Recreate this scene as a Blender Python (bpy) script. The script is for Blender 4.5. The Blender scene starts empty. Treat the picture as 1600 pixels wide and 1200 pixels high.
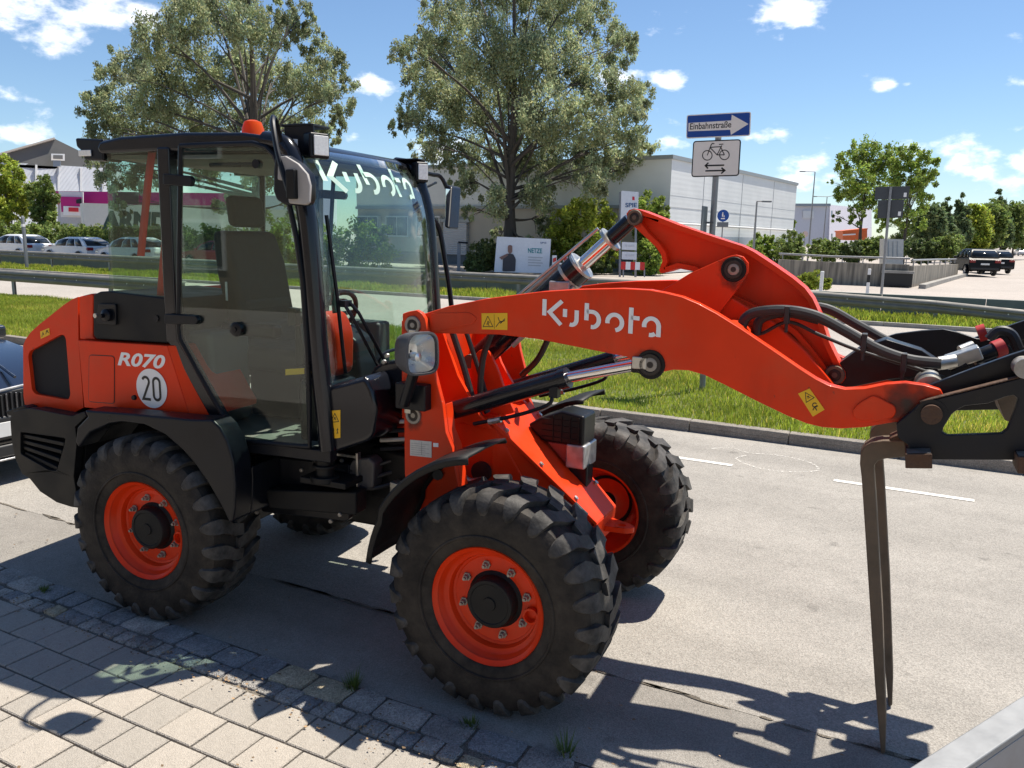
import bpy, bmesh, math, random
import numpy as np
from mathutils import Vector, Matrix
from mathutils.geometry import tessellate_polygon
rad = math.radians
random.seed(7); RNG = np.random.default_rng(7)
SC = bpy.context.scene
COL = SC.collection
# ------------------------------------------------------------------ camera
FPX, PITCH, ROLL, YAW, CAMH = 1258.3, 10.4262, 1.1779, 27.3792, 1.984
_p, _r, _y = rad(PITCH), rad(ROLL), rad(YAW)
FWD = np.array([-math.sin(_y)*math.cos(_p), math.cos(_y)*math.cos(_p), -math.sin(_p)])
_r0 = np.array([math.cos(_y), math.sin(_y), 0.0]); _u0 = np.cross(_r0, FWD)
RIGHT = math.cos(_r)*_r0 + math.sin(_r)*_u0
UP = -math.sin(_r)*_r0 + math.cos(_r)*_u0
CAM = np.array([0, 0, CAMH])
cd = bpy.data.cameras.new('camera'); co = bpy.data.objects.new('camera', cd); COL.objects.link(co)
cd.sensor_fit = 'HORIZONTAL'; cd.sensor_width = 36.0; cd.lens = FPX/1600*36.0
cd.clip_start = 0.05; cd.clip_end = 4000
co.matrix_world = Matrix([[RIGHT[i], UP[i], -FWD[i], CAM[i]] for i in range(3)] + [[0, 0, 0, 1]])
SC.camera = co
# ------------------------------------------------------------------ sun direction (from the shadows on the pavement)
SUNV = Vector((0.215, 0.395, 1.0)).normalized()
SUN_EL = math.asin(SUNV.z)
SUN_AZ = math.atan2(SUNV.x, SUNV.y)         # from +Y toward +X
sd = bpy.data.lights.new('sun', 'SUN'); so = bpy.data.objects.new('sun', sd); COL.objects.link(so)
sd.energy = 5.0; sd.angle = rad(0.53); sd.color = (1.0, 0.935, 0.83)
so.rotation_euler = (-SUNV).to_track_quat('-Z', 'Y').to_euler()
# ------------------------------------------------------------------ world: clear summer sky with fair-weather cumulus
def raydir(x, y):
    d = (x-800)/FPX*RIGHT - (y-600)/FPX*UP + FWD
    return d/np.linalg.norm(d)
W = bpy.data.worlds.new('World'); SC.world = W; W.use_nodes = True
nt = W.node_tree; nt.nodes.clear()
def N(t, **k):
    n = nt.nodes.new(t)
    for a, b in k.items(): setattr(n, a, b)
    return n
def ML(op, a, b=None, c=None, clamp=False):
    n = N('ShaderNodeMath', operation=op); n.use_clamp = clamp
    for i, v in enumerate((a, b, c)):
        if v is None: continue
        if isinstance(v, (int, float)): n.inputs[i].default_value = v
        else: nt.links.new(v, n.inputs[i])
    return n.outputs[0]
out = N('ShaderNodeOutputWorld'); bg = N('ShaderNodeBackground'); bg.inputs[1].default_value = 0.082
sky = N('ShaderNodeTexSky'); sky.sky_type = 'NISHITA'; sky.sun_disc = False
sky.sun_elevation = SUN_EL; sky.sun_rotation = SUN_AZ; sky.altitude = 500; sky.air_density = 1.0
sky.dust_density = 0.25; sky.ozone_density = 3.5
geo = N('ShaderNodeTexCoord')
vn = N('ShaderNodeVectorMath', operation='NORMALIZE'); nt.links.new(geo.outputs['Generated'], vn.inputs[0])
sc_ = N('ShaderNodeVectorMath', operation='MULTIPLY'); nt.links.new(vn.outputs[0], sc_.inputs[0]); sc_.inputs[1].default_value = (1, 1, 1.9)
noi = N('ShaderNodeTexNoise'); noi.inputs['Scale'].default_value = 19; noi.inputs['Detail'].default_value = 9; noi.inputs['Roughness'].default_value = 0.58
nt.links.new(sc_.outputs[0], noi.inputs['Vector'])
noi2 = N('ShaderNodeTexNoise'); noi2.inputs['Scale'].default_value = 5.5; noi2.inputs['Detail'].default_value = 4
nt.links.new(sc_.outputs[0], noi2.inputs['Vector'])
CL = [(60,-12,.060),(150,0,.052),(205,14,.026),(15,45,.025),(95,60,.028),(-60,-40,.07),(22,212,.022),(580,128,.022),(552,215,.014),(1235,14,.034),(1220,60,.011),
      (1050,225,.020),(1185,212,.022),(1255,252,.028),(1245,285,.022),(1310,278,.02),(1045,125,.014),(1385,132,.012),(1465,240,.034),(1500,250,.026),(1530,245,.02),
      (1545,272,.024),(1590,285,.026),(1650,262,.04),(960,130,.02),(1420,132,.008),(690,235,.03),(-120,140,.06),(1720,120,.05),(1760,240,.06),(250,-160,.10),(900,-200,.07),(1400,-150,.06)]
acc = None
for x, y, r in CL:
    d = raydir(x, y)*np.array([1, 1, 1.9])
    dn = N('ShaderNodeVectorMath', operation='DISTANCE'); nt.links.new(sc_.outputs[0], dn.inputs[0]); dn.inputs[1].default_value = tuple(d)
    m = ML('SUBTRACT', 1.0, ML('DIVIDE', dn.outputs['Value'], r*1.35))
    acc = m if acc is None else ML('MAXIMUM', acc, m)
field = ML('MAXIMUM', acc, ML('MULTIPLY_ADD', noi2.outputs['Fac'], 4.0, -2.72))   # the same fair-weather puffs go on round the sky
field = ML('MAXIMUM', field, -1.0)
dens = ML('ADD', field, ML('MULTIPLY_ADD', noi.outputs['Fac'], 4.2, -2.35))
mr = N('ShaderNodeMapRange', interpolation_type='SMOOTHSTEP'); nt.links.new(dens, mr.inputs[0])
mr.inputs[1].default_value = -0.10; mr.inputs[2].default_value = 0.95
cr = N('ShaderNodeMapRange'); nt.links.new(dens, cr.inputs[0]); cr.inputs[1].default_value = .1; cr.inputs[2].default_value = 1.3; cr.inputs[3].default_value = 12.0; cr.inputs[4].default_value = 10.0
cc = N('ShaderNodeCombineXYZ')
for i, k in enumerate((.98, .99, 1.03)): nt.links.new(ML('MULTIPLY', cr.outputs[0], k), cc.inputs[i])
mx = N('ShaderNodeMix', data_type='RGBA'); nt.links.new(ML('MULTIPLY', mr.outputs[0], .95), mx.inputs[0])
tn = N('ShaderNodeVectorMath', operation='MULTIPLY'); nt.links.new(sky.outputs[0], tn.inputs[0]); tn.inputs[1].default_value = (.93, 1.0, 1.05)
nt.links.new(tn.outputs[0], mx.inputs[6]); nt.links.new(cc.outputs[0], mx.inputs[7])
nt.links.new(mx.outputs[2], bg.inputs[0]); nt.links.new(bg.outputs[0], out.inputs[0])
# ------------------------------------------------------------------ exposure
SC.view_settings.view_transform = 'Standard'; SC.view_settings.look = 'None'
SC.view_settings.exposure = 0.72; SC.view_settings.gamma = 1.0; SC.view_settings.use_curve_mapping = False
try:
    SC.cycles.max_bounces = 10; SC.cycles.transparent_max_bounces = 24; SC.cycles.diffuse_bounces = 3; SC.cycles.glossy_bounces = 4
    SC.cycles.use_denoising = True
except Exception: pass
# ------------------------------------------------------------------ helpers: photo pixel -> place
def ray(x, y): return (x-800)/FPX*RIGHT - (y-600)/FPX*UP + FWD
def onz(x, y, z=0.0): d = ray(x, y); return CAM + (z-CAMH)/d[2]*d
def ony(x, y, Y): d = ray(x, y); return CAM + Y/d[1]*d
def onplane(x, y, P0, n): d = ray(x, y); return CAM + np.dot(np.asarray(P0)-CAM, n)/np.dot(d, n)*d
# ------------------------------------------------------------------ helpers: materials
MATS = {}
def mat(name, col, rough=.5, metal=0., var=.12, scale=8., bump=0., bscale=60., coat=0., spec=.5, emit=None, vtint=False, transl=0.):
    if name in MATS: return MATS[name]
    m = bpy.data.materials.new(name); m.use_nodes = True; t = m.node_tree; b = t.nodes['Principled BSDF']; L = t.links.new
    b.inputs['Roughness'].default_value = rough; b.inputs['Metallic'].default_value = metal
    b.inputs['Specular IOR Level'].default_value = spec
    if coat: b.inputs['Coat Weight'].default_value = coat; b.inputs['Coat Roughness'].default_value = .08
    tc = t.nodes.new('ShaderNodeTexCoord')
    if var or vtint:
        nz = t.nodes.new('ShaderNodeTexNoise'); nz.inputs['Scale'].default_value = scale; nz.inputs['Detail'].default_value = 6; L(tc.outputs['Object'], nz.inputs['Vector'])
        mr = t.nodes.new('ShaderNodeMapRange'); L(nz.outputs['Fac'], mr.inputs[0]); mr.inputs[1].default_value = .3; mr.inputs[2].default_value = .7
        mr.inputs[3].default_value = 1-var; mr.inputs[4].default_value = 1+var
        vm = t.nodes.new('ShaderNodeVectorMath'); vm.operation = 'SCALE'; vm.inputs[0].default_value = col[:3]; L(mr.outputs[0], vm.inputs['Scale'])
        src = vm.outputs[0]
        if vtint:
            at = t.nodes.new('ShaderNodeAttribute'); at.attribute_name = 'tint'
            v2 = t.nodes.new('ShaderNodeVectorMath'); v2.operation = 'MULTIPLY'; L(src, v2.inputs[0]); L(at.outputs['Vector'], v2.inputs[1]); src = v2.outputs[0]
        L(src, b.inputs['Base Color'])
        rr = t.nodes.new('ShaderNodeMapRange'); L(nz.outputs['Fac'], rr.inputs[0]); rr.inputs[1].default_value = .3; rr.inputs[2].default_value = .7
        rr.inputs[3].default_value = max(.02, rough*(1-var)); rr.inputs[4].default_value = min(1, rough*(1+1.5*var)); L(rr.outputs[0], b.inputs['Roughness'])
    else: b.inputs['Base Color'].default_value = (*col[:3], 1); src = None
    if bump:
        bn = t.nodes.new('ShaderNodeTexNoise'); bn.inputs['Scale'].default_value = bscale; bn.inputs['Detail'].default_value = 5; L(tc.outputs['Object'], bn.inputs['Vector'])
        bp = t.nodes.new('ShaderNodeBump'); bp.inputs['Strength'].default_value = bump; bp.inputs['Distance'].default_value = .02; L(bn.outputs['Fac'], bp.inputs['Height']); L(bp.outputs[0], b.inputs['Normal'])
    if emit: b.inputs['Emission Color'].default_value = (*emit[:3], 1); b.inputs['Emission Strength'].default_value = emit[3]
    if transl:
        tr = t.nodes.new('ShaderNodeBsdfTranslucent'); mxs = t.nodes.new('ShaderNodeMixShader'); mxs.inputs[0].default_value = transl
        if src is not None: L(src, tr.inputs[0])
        else: tr.inputs[0].default_value = (*col[:3], 1)
        o = t.nodes['Material Output']; L(b.outputs[0], mxs.inputs[1]); L(tr.outputs[0], mxs.inputs[2]); L(mxs.outputs[0], o.inputs[0])
    MATS[name] = m; return m
def glass(name, tint=(.88, .94, .90), ior=1.5, refl=(1, 1, 1), rough=.0, dirt=.014):
    if name in MATS: return MATS[name]
    m = bpy.data.materials.new(name); m.use_nodes = True; t = m.node_tree; t.nodes.clear(); L = t.links.new
    o = t.nodes.new('ShaderNodeOutputMaterial'); tr = t.nodes.new('ShaderNodeBsdfTransparent'); tr.inputs[0].default_value = (*tint, 1)
    gl = t.nodes.new('ShaderNodeBsdfGlossy'); gl.inputs['Roughness'].default_value = rough; gl.inputs[0].default_value = (*refl, 1)
    lw = t.nodes.new('ShaderNodeLayerWeight'); lw.inputs[0].default_value = .5
    pw = t.nodes.new('ShaderNodeMath'); pw.operation = 'POWER'; L(lw.outputs['Facing'], pw.inputs[0]); pw.inputs[1].default_value = 5.0
    fm = t.nodes.new('ShaderNodeMath'); fm.operation = 'MULTIPLY_ADD'; L(pw.outputs[0], fm.inputs[0]); fm.inputs[1].default_value = .75; fm.inputs[2].default_value = ((ior-1)/(ior+1))**2*.85
    mx = t.nodes.new('ShaderNodeMixShader'); L(fm.outputs[0], mx.inputs[0]); L(tr.outputs[0], mx.inputs[1]); L(gl.outputs[0], mx.inputs[2])
    df = t.nodes.new('ShaderNodeBsdfDiffuse'); df.inputs[0].default_value = (.5, .48, .42, 1)
    tc = t.nodes.new('ShaderNodeTexCoord'); nz = t.nodes.new('ShaderNodeTexNoise'); nz.inputs['Scale'].default_value = 5; nz.inputs['Detail'].default_value = 8; L(tc.outputs['Object'], nz.inputs['Vector'])
    mr = t.nodes.new('ShaderNodeMapRange'); L(nz.outputs['Fac'], mr.inputs[0]); mr.inputs[1].default_value = .35; mr.inputs[2].default_value = .75; mr.inputs[3].default_value = .2*dirt; mr.inputs[4].default_value = dirt
    m2 = t.nodes.new('ShaderNodeMixShader'); L(mr.outputs[0], m2.inputs[0]); L(mx.outputs[0], m2.inputs[1]); L(df.outputs[0], m2.inputs[2]); L(m2.outputs[0], o.inputs[0])
    MATS[name] = m; return m
# ------------------------------------------------------------------ helpers: meshes
def catmull(P, k=6):
    P = [np.asarray(p, float) for p in P]; Q = [2*P[0]-P[1]] + P + [2*P[-1]-P[-2]]; o = []
    for i in range(1, len(Q)-2):
        for j in range(k):
            t = j/k; a, b, c, d = Q[i-1:i+3]
            o.append(.5*((2*b)+(c-a)*t+(2*a-5*b+4*c-d)*t*t+(3*b-a-3*c+d)*t**3))
    o.append(P[-1]); return o
def rounded(poly, r, k=4):
    n = len(poly); o = []
    for i in range(n):
        p = np.array(poly[i], float); a = np.array(poly[i-1], float)-p; b = np.array(poly[(i+1) % n], float)-p
        la, lb = np.linalg.norm(a), np.linalg.norm(b); q = min(r, .45*la, .45*lb)
        s, e = p+a/la*q, p+b/lb*q
        for j in range(k+1):
            t = j/k; o.append(tuple((1-t)**2*s+2*t*(1-t)*p+t*t*e))
    return o
def inset(poly, d):
    P = np.array(poly, float); n = len(P); A = 0
    for i in range(n): A += P[i][0]*P[(i+1) % n][1]-P[(i+1) % n][0]*P[i][1]
    sg = 1 if A > 0 else -1; o = []
    for i in range(n):
        e1 = P[i]-P[i-1]; e2 = P[(i+1) % n]-P[i]; e1 /= np.linalg.norm(e1)+1e-9; e2 /= np.linalg.norm(e2)+1e-9
        m = np.array([-(e1[1]+e2[1]), e1[0]+e2[0]])*sg; L = np.linalg.norm(m)
        if L < 1e-6: o.append(tuple(P[i])); continue
        m /= L; c = max(.5, abs(m@np.array([-e1[1], e1[0]]))); o.append(tuple(P[i]+m*d/c))
    return o
class MB:
    def __init__(s): s.v = []; s.f = []
    def add(s, V, F):
        o = len(s.v); s.v += [tuple(map(float, p)) for p in V]; s.f += [tuple(i+o for i in f) for f in F]; return s
    def box(s, c, d, rz=0., M=None):
        c = np.array(c, float); h = np.array(d, float)/2; V = []
        for z in (-1, 1):
            for x, y in ((-1, -1), (1, -1), (1, 1), (-1, 1)): V.append(np.array([x, y, z])*h)
        if rz: cs, sn = math.cos(rz), math.sin(rz); V = [np.array([p[0]*cs-p[1]*sn, p[0]*sn+p[1]*cs, p[2]]) for p in V]
        if M is not None: V = [np.array(M) @ p for p in V]
        return s.add([p+c for p in V], [(3, 2, 1, 0), (4, 5, 6, 7), (0, 1, 5, 4), (1, 2, 6, 5), (2, 3, 7, 6), (3, 0, 4, 7)])
    def hexa(s, V): return s.add(V, [(3, 2, 1, 0), (4, 5, 6, 7), (0, 1, 5, 4), (1, 2, 6, 5), (2, 3, 7, 6), (3, 0, 4, 7)])
    def prism(s, poly, a, b, ax='s', holes=()):
        """poly in 2D, extruded from a to b. ax 's': 2D=(u,z) along y; 'z': 2D=(x,y) along z; 'u': 2D=(y,z) along x"""
        pl = {'s': lambda p, t: (p[0], t, p[1]), 'z': lambda p, t: (p[0], p[1], t), 'u': lambda p, t: (t, p[0], p[1])}[ax]
        loops = [list(poly)]+[list(h) for h in holes]
        if not holes:
            n = len(poly); V = [pl(p, a) for p in poly]+[pl(p, b) for p in poly]
            s.add(V, [tuple(range(n)), tuple(range(2*n-1, n-1, -1))]+[(i, n+i, n+(i+1) % n, (i+1) % n) for i in range(n)]); return s
        flat = [p for l in loops for p in l]; n = len(flat)
        tris = tessellate_polygon([[Vector((p[0], p[1], 0)) for p in l] for l in loops])
        V = [pl(p, a) for p in flat]+[pl(p, b) for p in flat]
        F = [tuple(t) for t in tris]+[tuple(n+i for i in reversed(t)) for t in tris]; o = 0
        for l in loops:
            m = len(l); F += [(o+i, n+o+i, n+o+(i+1) % m, o+(i+1) % m) for i in range(m)]; o += m
        return s.add(V, F)
    def tube(s, P, r, n=10, cap=True):
        P = [np.asarray(p, float) for p in P]; m = len(P); R = r if hasattr(r, '__len__') else [r]*m; rings = []; ref = None
        for i in range(m):
            t = P[min(i+1, m-1)]-P[max(i-1, 0)]; t /= np.linalg.norm(t)+1e-12
            if ref is None: ref = np.array([0, 0, 1.]) if abs(t[2]) < .9 else np.array([1., 0, 0])
            a = ref-t*(ref@t); a /= np.linalg.norm(a)+1e-12; ref = a; b = np.cross(t, a)
            rings.append([P[i]+R[i]*(math.cos(2*math.pi*k/n)*a+math.sin(2*math.pi*k/n)*b) for k in range(n)])
        V = [p for q in rings for p in q]; F = [(i*n+k, i*n+(k+1) % n, (i+1)*n+(k+1) % n, (i+1)*n+k) for i in range(m-1) for k in range(n)]
        if cap: F += [tuple(range(n-1, -1, -1)), tuple((m-1)*n+k for k in range(n))]
        return s.add(V, F)
    def cyl(s, a, b, r, n=20): return s.tube([a, b], r, n)
    def lathe(s, prof, c, ax, n=48):
        """prof: list of (dist along axis, radius)"""
        c = np.asarray(c, float); ax = np.asarray(ax, float); ax /= np.linalg.norm(ax)
        a = np.cross(ax, [0, 0, 1.]) if abs(ax[2]) < .9 else np.array([1., 0, 0]); a /= np.linalg.norm(a); b = np.cross(ax, a); m = len(prof)
        V = [c+ax*h+r*(math.cos(2*math.pi*k/n)*a+math.sin(2*math.pi*k/n)*b) for h, r in prof for k in range(n)]
        return s.add(V, [(i*n+k, (i+1)*n+k, (i+1)*n+(k+1) % n, i*n+(k+1) % n) for i in range(m-1) for k in range(n)])
    def grid(s, G):
        r, c = len(G), len(G[0]); return s.add([p for q in G for p in q], [(i*c+j, i*c+j+1, (i+1)*c+j+1, (i+1)*c+j) for i in range(r-1) for j in range(c-1)])
    def xf(s, fn): s.v = [tuple(fn(p)) for p in s.v]; return s
    def mesh(s, name, smooth=True, ang=35):
        me = bpy.data.meshes.new(name); me.from_pydata(s.v, [], s.f)
        bm = bmesh.new(); bm.from_mesh(me); bmesh.ops.recalc_face_normals(bm, faces=bm.faces); bm.to_mesh(me); bm.free()
        if smooth: me.shade_smooth(); me.set_sharp_from_angle(angle=rad(ang))
        return me
    def build(s, name, m, parent=None, bevel=0., seg=2, smooth=True, ang=35, solid=0., label=None):
        o = bpy.data.objects.new(name, s.mesh(name, smooth, ang)); COL.objects.link(o)
        if m is not None: o.data.materials.append(m)
        if parent is not None: o.parent = parent
        if solid: q = o.modifiers.new('thickness', 'SOLIDIFY'); q.thickness = solid; q.offset = 0
        if bevel:
            q = o.modifiers.new('bevel', 'BEVEL'); q.width = bevel; q.segments = seg; q.limit_method = 'ANGLE'; q.angle_limit = rad(38); q.harden_normals = True
        if label: o['label'] = label
        return o
def fastmesh(name, V, F, m, parent=None, tint=None, smooth=False):
    """big meshes from numpy arrays; F all the same size"""
    V = np.asarray(V, np.float32); F = np.asarray(F, np.int32); k = F.shape[1]; me = bpy.data.meshes.new(name)
    me.vertices.add(len(V)); me.vertices.foreach_set('co', V.ravel()); me.loops.add(F.size); me.loops.foreach_set('vertex_index', F.ravel())
    me.polygons.add(len(F)); me.polygons.foreach_set('loop_start', np.arange(0, F.size, k, dtype=np.int32)); me.polygons.foreach_set('loop_total', np.full(len(F), k, np.int32))
    if tint is not None:
        a = me.attributes.new('tint', 'FLOAT_VECTOR', 'FACE'); a.data.foreach_set('vector', np.asarray(tint, np.float32).ravel())
    me.update(); me.validate()
    if smooth: me.shade_smooth()
    o = bpy.data.objects.new(name, me); COL.objects.link(o); me.materials.append(m)
    if parent is not None: o.parent = parent
    return o
def tag(o, label, cat, group=None):
    o['label'] = label; o['category'] = cat
    if group: o['group'] = group
    return o
def struct(o, kind='structure', label=None):
    o['kind'] = kind
    if label: o['label'] = label
    return o
def empty(name, loc=(0, 0, 0), rz=0.):
    o = bpy.data.objects.new(name, None); COL.objects.link(o); o.location = tuple(map(float, loc)); o.rotation_euler = (0, 0, rz); o.empty_display_size = .2; return o
def copy_tree(o, parent=None):
    c = o.copy(); COL.objects.link(c); c.parent = parent
    for ch in list(o.children): copy_tree(ch, c)
    return c
def text2d(body, size=1., shear=0., bold=0., spacing=1.):
    cu = bpy.data.curves.new('lettering', 'FONT'); cu.body = body; cu.size = size; cu.shear = shear; cu.offset = bold; cu.space_character = spacing; cu.resolution_u = 4
    ob = bpy.data.objects.new('lettering', cu); COL.objects.link(ob); dg = bpy.context.evaluated_depsgraph_get()
    me = bpy.data.meshes.new_from_object(ob.evaluated_get(dg)); V = np.array([v.co[:2] for v in me.vertices]); F = [tuple(p.vertices) for p in me.polygons]
    bpy.data.objects.remove(ob); bpy.data.curves.remove(cu); bpy.data.meshes.remove(me)
    V = V-V.min(0); return V, F
def text_on(name, body, fn, m, parent, w=None, h=1., **k):
    """flat print: lettering scaled to width w and height h, mapped by fn(x,y)->3D"""
    V, F = text2d(body, **k); V = V/V[:, 1].max()*h
    if w: V[:, 0] *= w/V[:, 0].max()
    b = MB(); b.add([fn(x, y) for x, y in V], F); return b.build(name, m, parent, smooth=False)
# ================================================================== ground and roads
def ground_mat(name, base, dark, speck=.5, sscale=150., patch=.12, pscale=.7, bump=.5, rough=.9, cracks=0.):
    m = bpy.data.materials.new(name); m.use_nodes = True; t = m.node_tree; b = t.nodes['Principled BSDF']; L = t.links.new
    b.inputs['Roughness'].default_value = rough; b.inputs['Specular IOR Level'].default_value = .25
    tc = t.nodes.new('ShaderNodeTexCoord')
    def nz(s, d=4, r=.55):
        n = t.nodes.new('ShaderNodeTexNoise'); n.inputs['Scale'].default_value = s; n.inputs['Detail'].default_value = d; n.inputs['Roughness'].default_value = r; L(tc.outputs['Object'], n.inputs['Vector']); return n.outputs['Fac']
    def rng(v, a, b_, c, d):
        q = t.nodes.new('ShaderNodeMapRange'); L(v, q.inputs[0]); q.inputs[1].default_value = a; q.inputs[2].default_value = b_; q.inputs[3].default_value = c; q.inputs[4].default_value = d; return q.outputs[0]
    def mul(a, c):
        q = t.nodes.new('ShaderNodeMath'); q.operation = 'MULTIPLY'; L(a, q.inputs[0]); L(c, q.inputs[1]); return q.outputs[0]
    vo = t.nodes.new('ShaderNodeTexVoronoi'); vo.inputs['Scale'].default_value = sscale; L(tc.outputs['Object'], vo.inputs['Vector'])
    sp = rng(vo.outputs['Color'], .1, .9, 1-speck, 1+speck)
    pa = rng(nz(pscale, 5), .3, .7, 1-patch, 1+patch); p2 = rng(nz(pscale*9, 4), .3, .7, 1-patch*.6, 1+patch*.6)
    f = mul(mul(sp, pa), p2)
    mx = t.nodes.new('ShaderNodeVectorMath'); mx.operation = 'SCALE'; mx.inputs[0].default_value = base; L(f, mx.inputs['Scale'])
    st = t.nodes.new('ShaderNodeMix'); st.data_type = 'RGBA'; L(rng(nz(2.3, 8, .7), .62, .78, 0, .7), st.inputs[0]); L(mx.outputs[0], st.inputs[6]); st.inputs[7].default_value = (*dark, 1)
    res = st.outputs[2]
    if cracks:      # long wheel tracks and drip stains along the road
        mp = t.nodes.new('ShaderNodeMapping'); mp.inputs['Scale'].default_value = (.12, 1.3, 1); L(tc.outputs['Object'], mp.inputs[0])
        n3 = t.nodes.new('ShaderNodeTexNoise'); n3.inputs['Scale'].default_value = 1.6; n3.inputs['Detail'].default_value = 5; L(mp.outputs[0], n3.inputs['Vector'])
        k1 = rng(n3.outputs['Fac'], .35, .68, 1.08, 1-cracks); k2 = rng(nz(5.5, 3, .5), .66, .72, 1, .78)
        s2 = t.nodes.new('ShaderNodeVectorMath'); s2.operation = 'SCALE'; L(res, s2.inputs[0]); L(mul(k1, k2), s2.inputs['Scale']); res = s2.outputs[0]
    L(res, b.inputs['Base Color'])
    bp = t.nodes.new('ShaderNodeBump'); bp.inputs['Strength'].default_value = bump; bp.inputs['Distance'].default_value = .006; L(vo.outputs['Distance'], bp.inputs['Height']); L(bp.outputs[0], b.inputs['Normal'])
    return m
M_road = ground_mat('weathered asphalt', (.282, .262, .234), (.23, .212, .188), .25, 160., .09, cracks=.09)
M_lane = ground_mat('patched fine asphalt', (.25, .232, .207), (.17, .155, .138), .26, 230., .14, cracks=.15)
M_far = ground_mat('pale road asphalt', (.33, .30, .27), (.26, .24, .21), .2, 60., .08, .3)
M_lot = ground_mat('pale yard asphalt', (.36, .32, .285), (.30, .265, .24), .15, 30., .08, .2)
M_soil = ground_mat('soil under grass', (.10, .11, .04), (.08, .075, .04), .4, 40., .25)
M_conc = ground_mat('weathered concrete', (.30, .285, .26), (.17, .16, .14), .16, 120., .2, 1.5)
M_kerb = ground_mat('grey kerb concrete', (.24, .215, .185), (.13, .12, .105), .25, 140., .2, 2.)
M_pav = [ground_mat('concrete paver %s' % q, c, (.26, .235, .20), .14, 260., .07, 3.) for q, c in (('a', (.36, .325, .28)), ('b', (.335, .305, .265)), ('c', (.385, .345, .295)))]
M_cob = [ground_mat('granite %s' % q, c, (.15, .14, .13), .35, 180., .2, 6., .9) for q, c in (('grey', (.28, .265, .245)), ('yellow', (.42, .36, .25)), ('blue', (.25, .25, .25)), ('pale', (.37, .345, .31)))]
M_grit = ground_mat('grit in joints', (.15, .13, .105), (.08, .07, .055), .6, 300., .3, 5.)
M_line = mat('worn white road paint', (.66, .63, .57), .7, var=.22, scale=30, bump=.3, bscale=200)
def sheet(name, x0, x1, y0, y1, z, m, kind='structure'):
    o = MB().add([(x0, y0, z), (x1, y0, z), (x1, y1, z), (x0, y1, z)], [(0, 1, 2, 3)]).build(name, m, smooth=False)
    return struct(o, kind)
KERB = 8.17
sheet('ground', -900, 900, -300, 1500, -.06, M_lot)
road = sheet('road', -90, 40, 3.255, KERB, 0, M_road)
lane = sheet('parking_lane', -90, 40, 2.60, 3.252, 0, M_lane)
sheet('lane_joint', -90, 40, 3.20, 3.30, -.012, M_grit)
pavement = sheet('pavement', -60, 30, -2.2, 2.62, -.03, M_grit)
# slab pavers: one block each near the loader, plain slabs beyond
def paver_mesh(w, d, h, jit=0.):
    b = MB(); g = .0045; V = []
    for z, q in ((-h, g), (-.004, g), (0, g+.004)):
        V += [(q, q, z), (w-q, q, z), (w-q, d-q, z), (q, d-q, z)]
    F = [(8, 9, 10, 11)]
    for k in (0, 4):
        F += [(k+i, k+(i+1) % 4, k+4+(i+1) % 4, k+4+i) for i in range(4)]
    b.add(V, F); me = b.mesh('paver', False); return me
PAV = []
for m_ in M_pav:
    me = paver_mesh(.2, .2, .03); me.materials.append(m_); PAV.append(me)
PX0 = -2.485
def paver_at(x, y):
    o = bpy.data.objects.new('paver', random.choice(PAV)); COL.objects.link(o); o.parent = pavement
    o.location = (x, y, .004+random.uniform(-.0025, .0025)); o.rotation_euler = (random.uniform(-.006, .006), random.uniform(-.006, .006), random.uniform(-.006, .006))
for r in range(8):
    y = 2.14-.2*r
    for k in range(-13, 15):
        paver_at(PX0+.2*k+(.1 if r % 2 else 0), y)
# the same slabs go on as one joined piece beyond
b = MB()
for r in range(14):
    y = 2.14-.2*r
    for k in range(-60, 60):
        if r < 8 and -13 <= k < 15: continue
        x = PX0+.2*k+(.1 if r % 2 else 0); z = .004+random.uniform(-.002, .002); g = .006
        b.add([(x+g, y+g, z), (x+.2-g, y+g, z), (x+.2-g, y+.2-g, z), (x+g, y+.2-g, z)], [(0, 1, 2, 3)])
o = b.build('paver_field', M_pav[0], pavement, smooth=False); o['kind'] = 'stuff'
# granite gutter: a row of big setts and a row of small cubes
def stone(cx, cy, w, d, m, name):
    b = MB(); jx, jy = w*.06, d*.07
    cor = [(cx+sx*w/2+random.uniform(-jx, jx*.6)*sx, cy+sy*d/2+random.uniform(-jy, jy*.6)*sy) for sx, sy in ((-1, -1), (1, -1), (1, 1), (-1, 1))]
    base = rounded(cor, min(w, d)*.16, 2); n = len(base); top = [(cx+(x-cx)*.93, cy+(y-cy)*.92) for x, y in base]
    h = random.uniform(.004, .011); V = [(x, y, -.02) for x, y in base]+[(x, y, h*.55) for x, y in base]+[(x, y, h+random.uniform(-.003, .003)) for x, y in top]+[(cx, cy, h+.003)]
    F = []
    for k in (0, n): F += [(k+i, k+(i+1) % n, k+n+(i+1) % n, k+n+i) for i in range(n)]
    F += [(2*n+i, 2*n+(i+1) % n, 3*n) for i in range(n)]
    b.add(V, F); return b.build(name, m, gutter, ang=50)
gutter = sheet('gutter', -60, 30, 2.34, 2.605, -.004, M_grit)
x = -6.2
while x < 1.6:
    w = random.uniform(.15, .25); stone(x+w/2, 2.525+random.uniform(-.008, .008), w-.008, random.uniform(.135, .155), random.choices(M_cob, (5, 1.2, 4, 3))[0], 'sett'); x += w
x = -6.2
while x < 1.6:
    w = random.uniform(.075, .11); stone(x+w/2, 2.395+random.uniform(-.008, .008), w-.007, random.uniform(.085, .105), random.choices(M_cob, (3, .5, 5, 3))[0], 'cube_sett'); x += w
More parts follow.
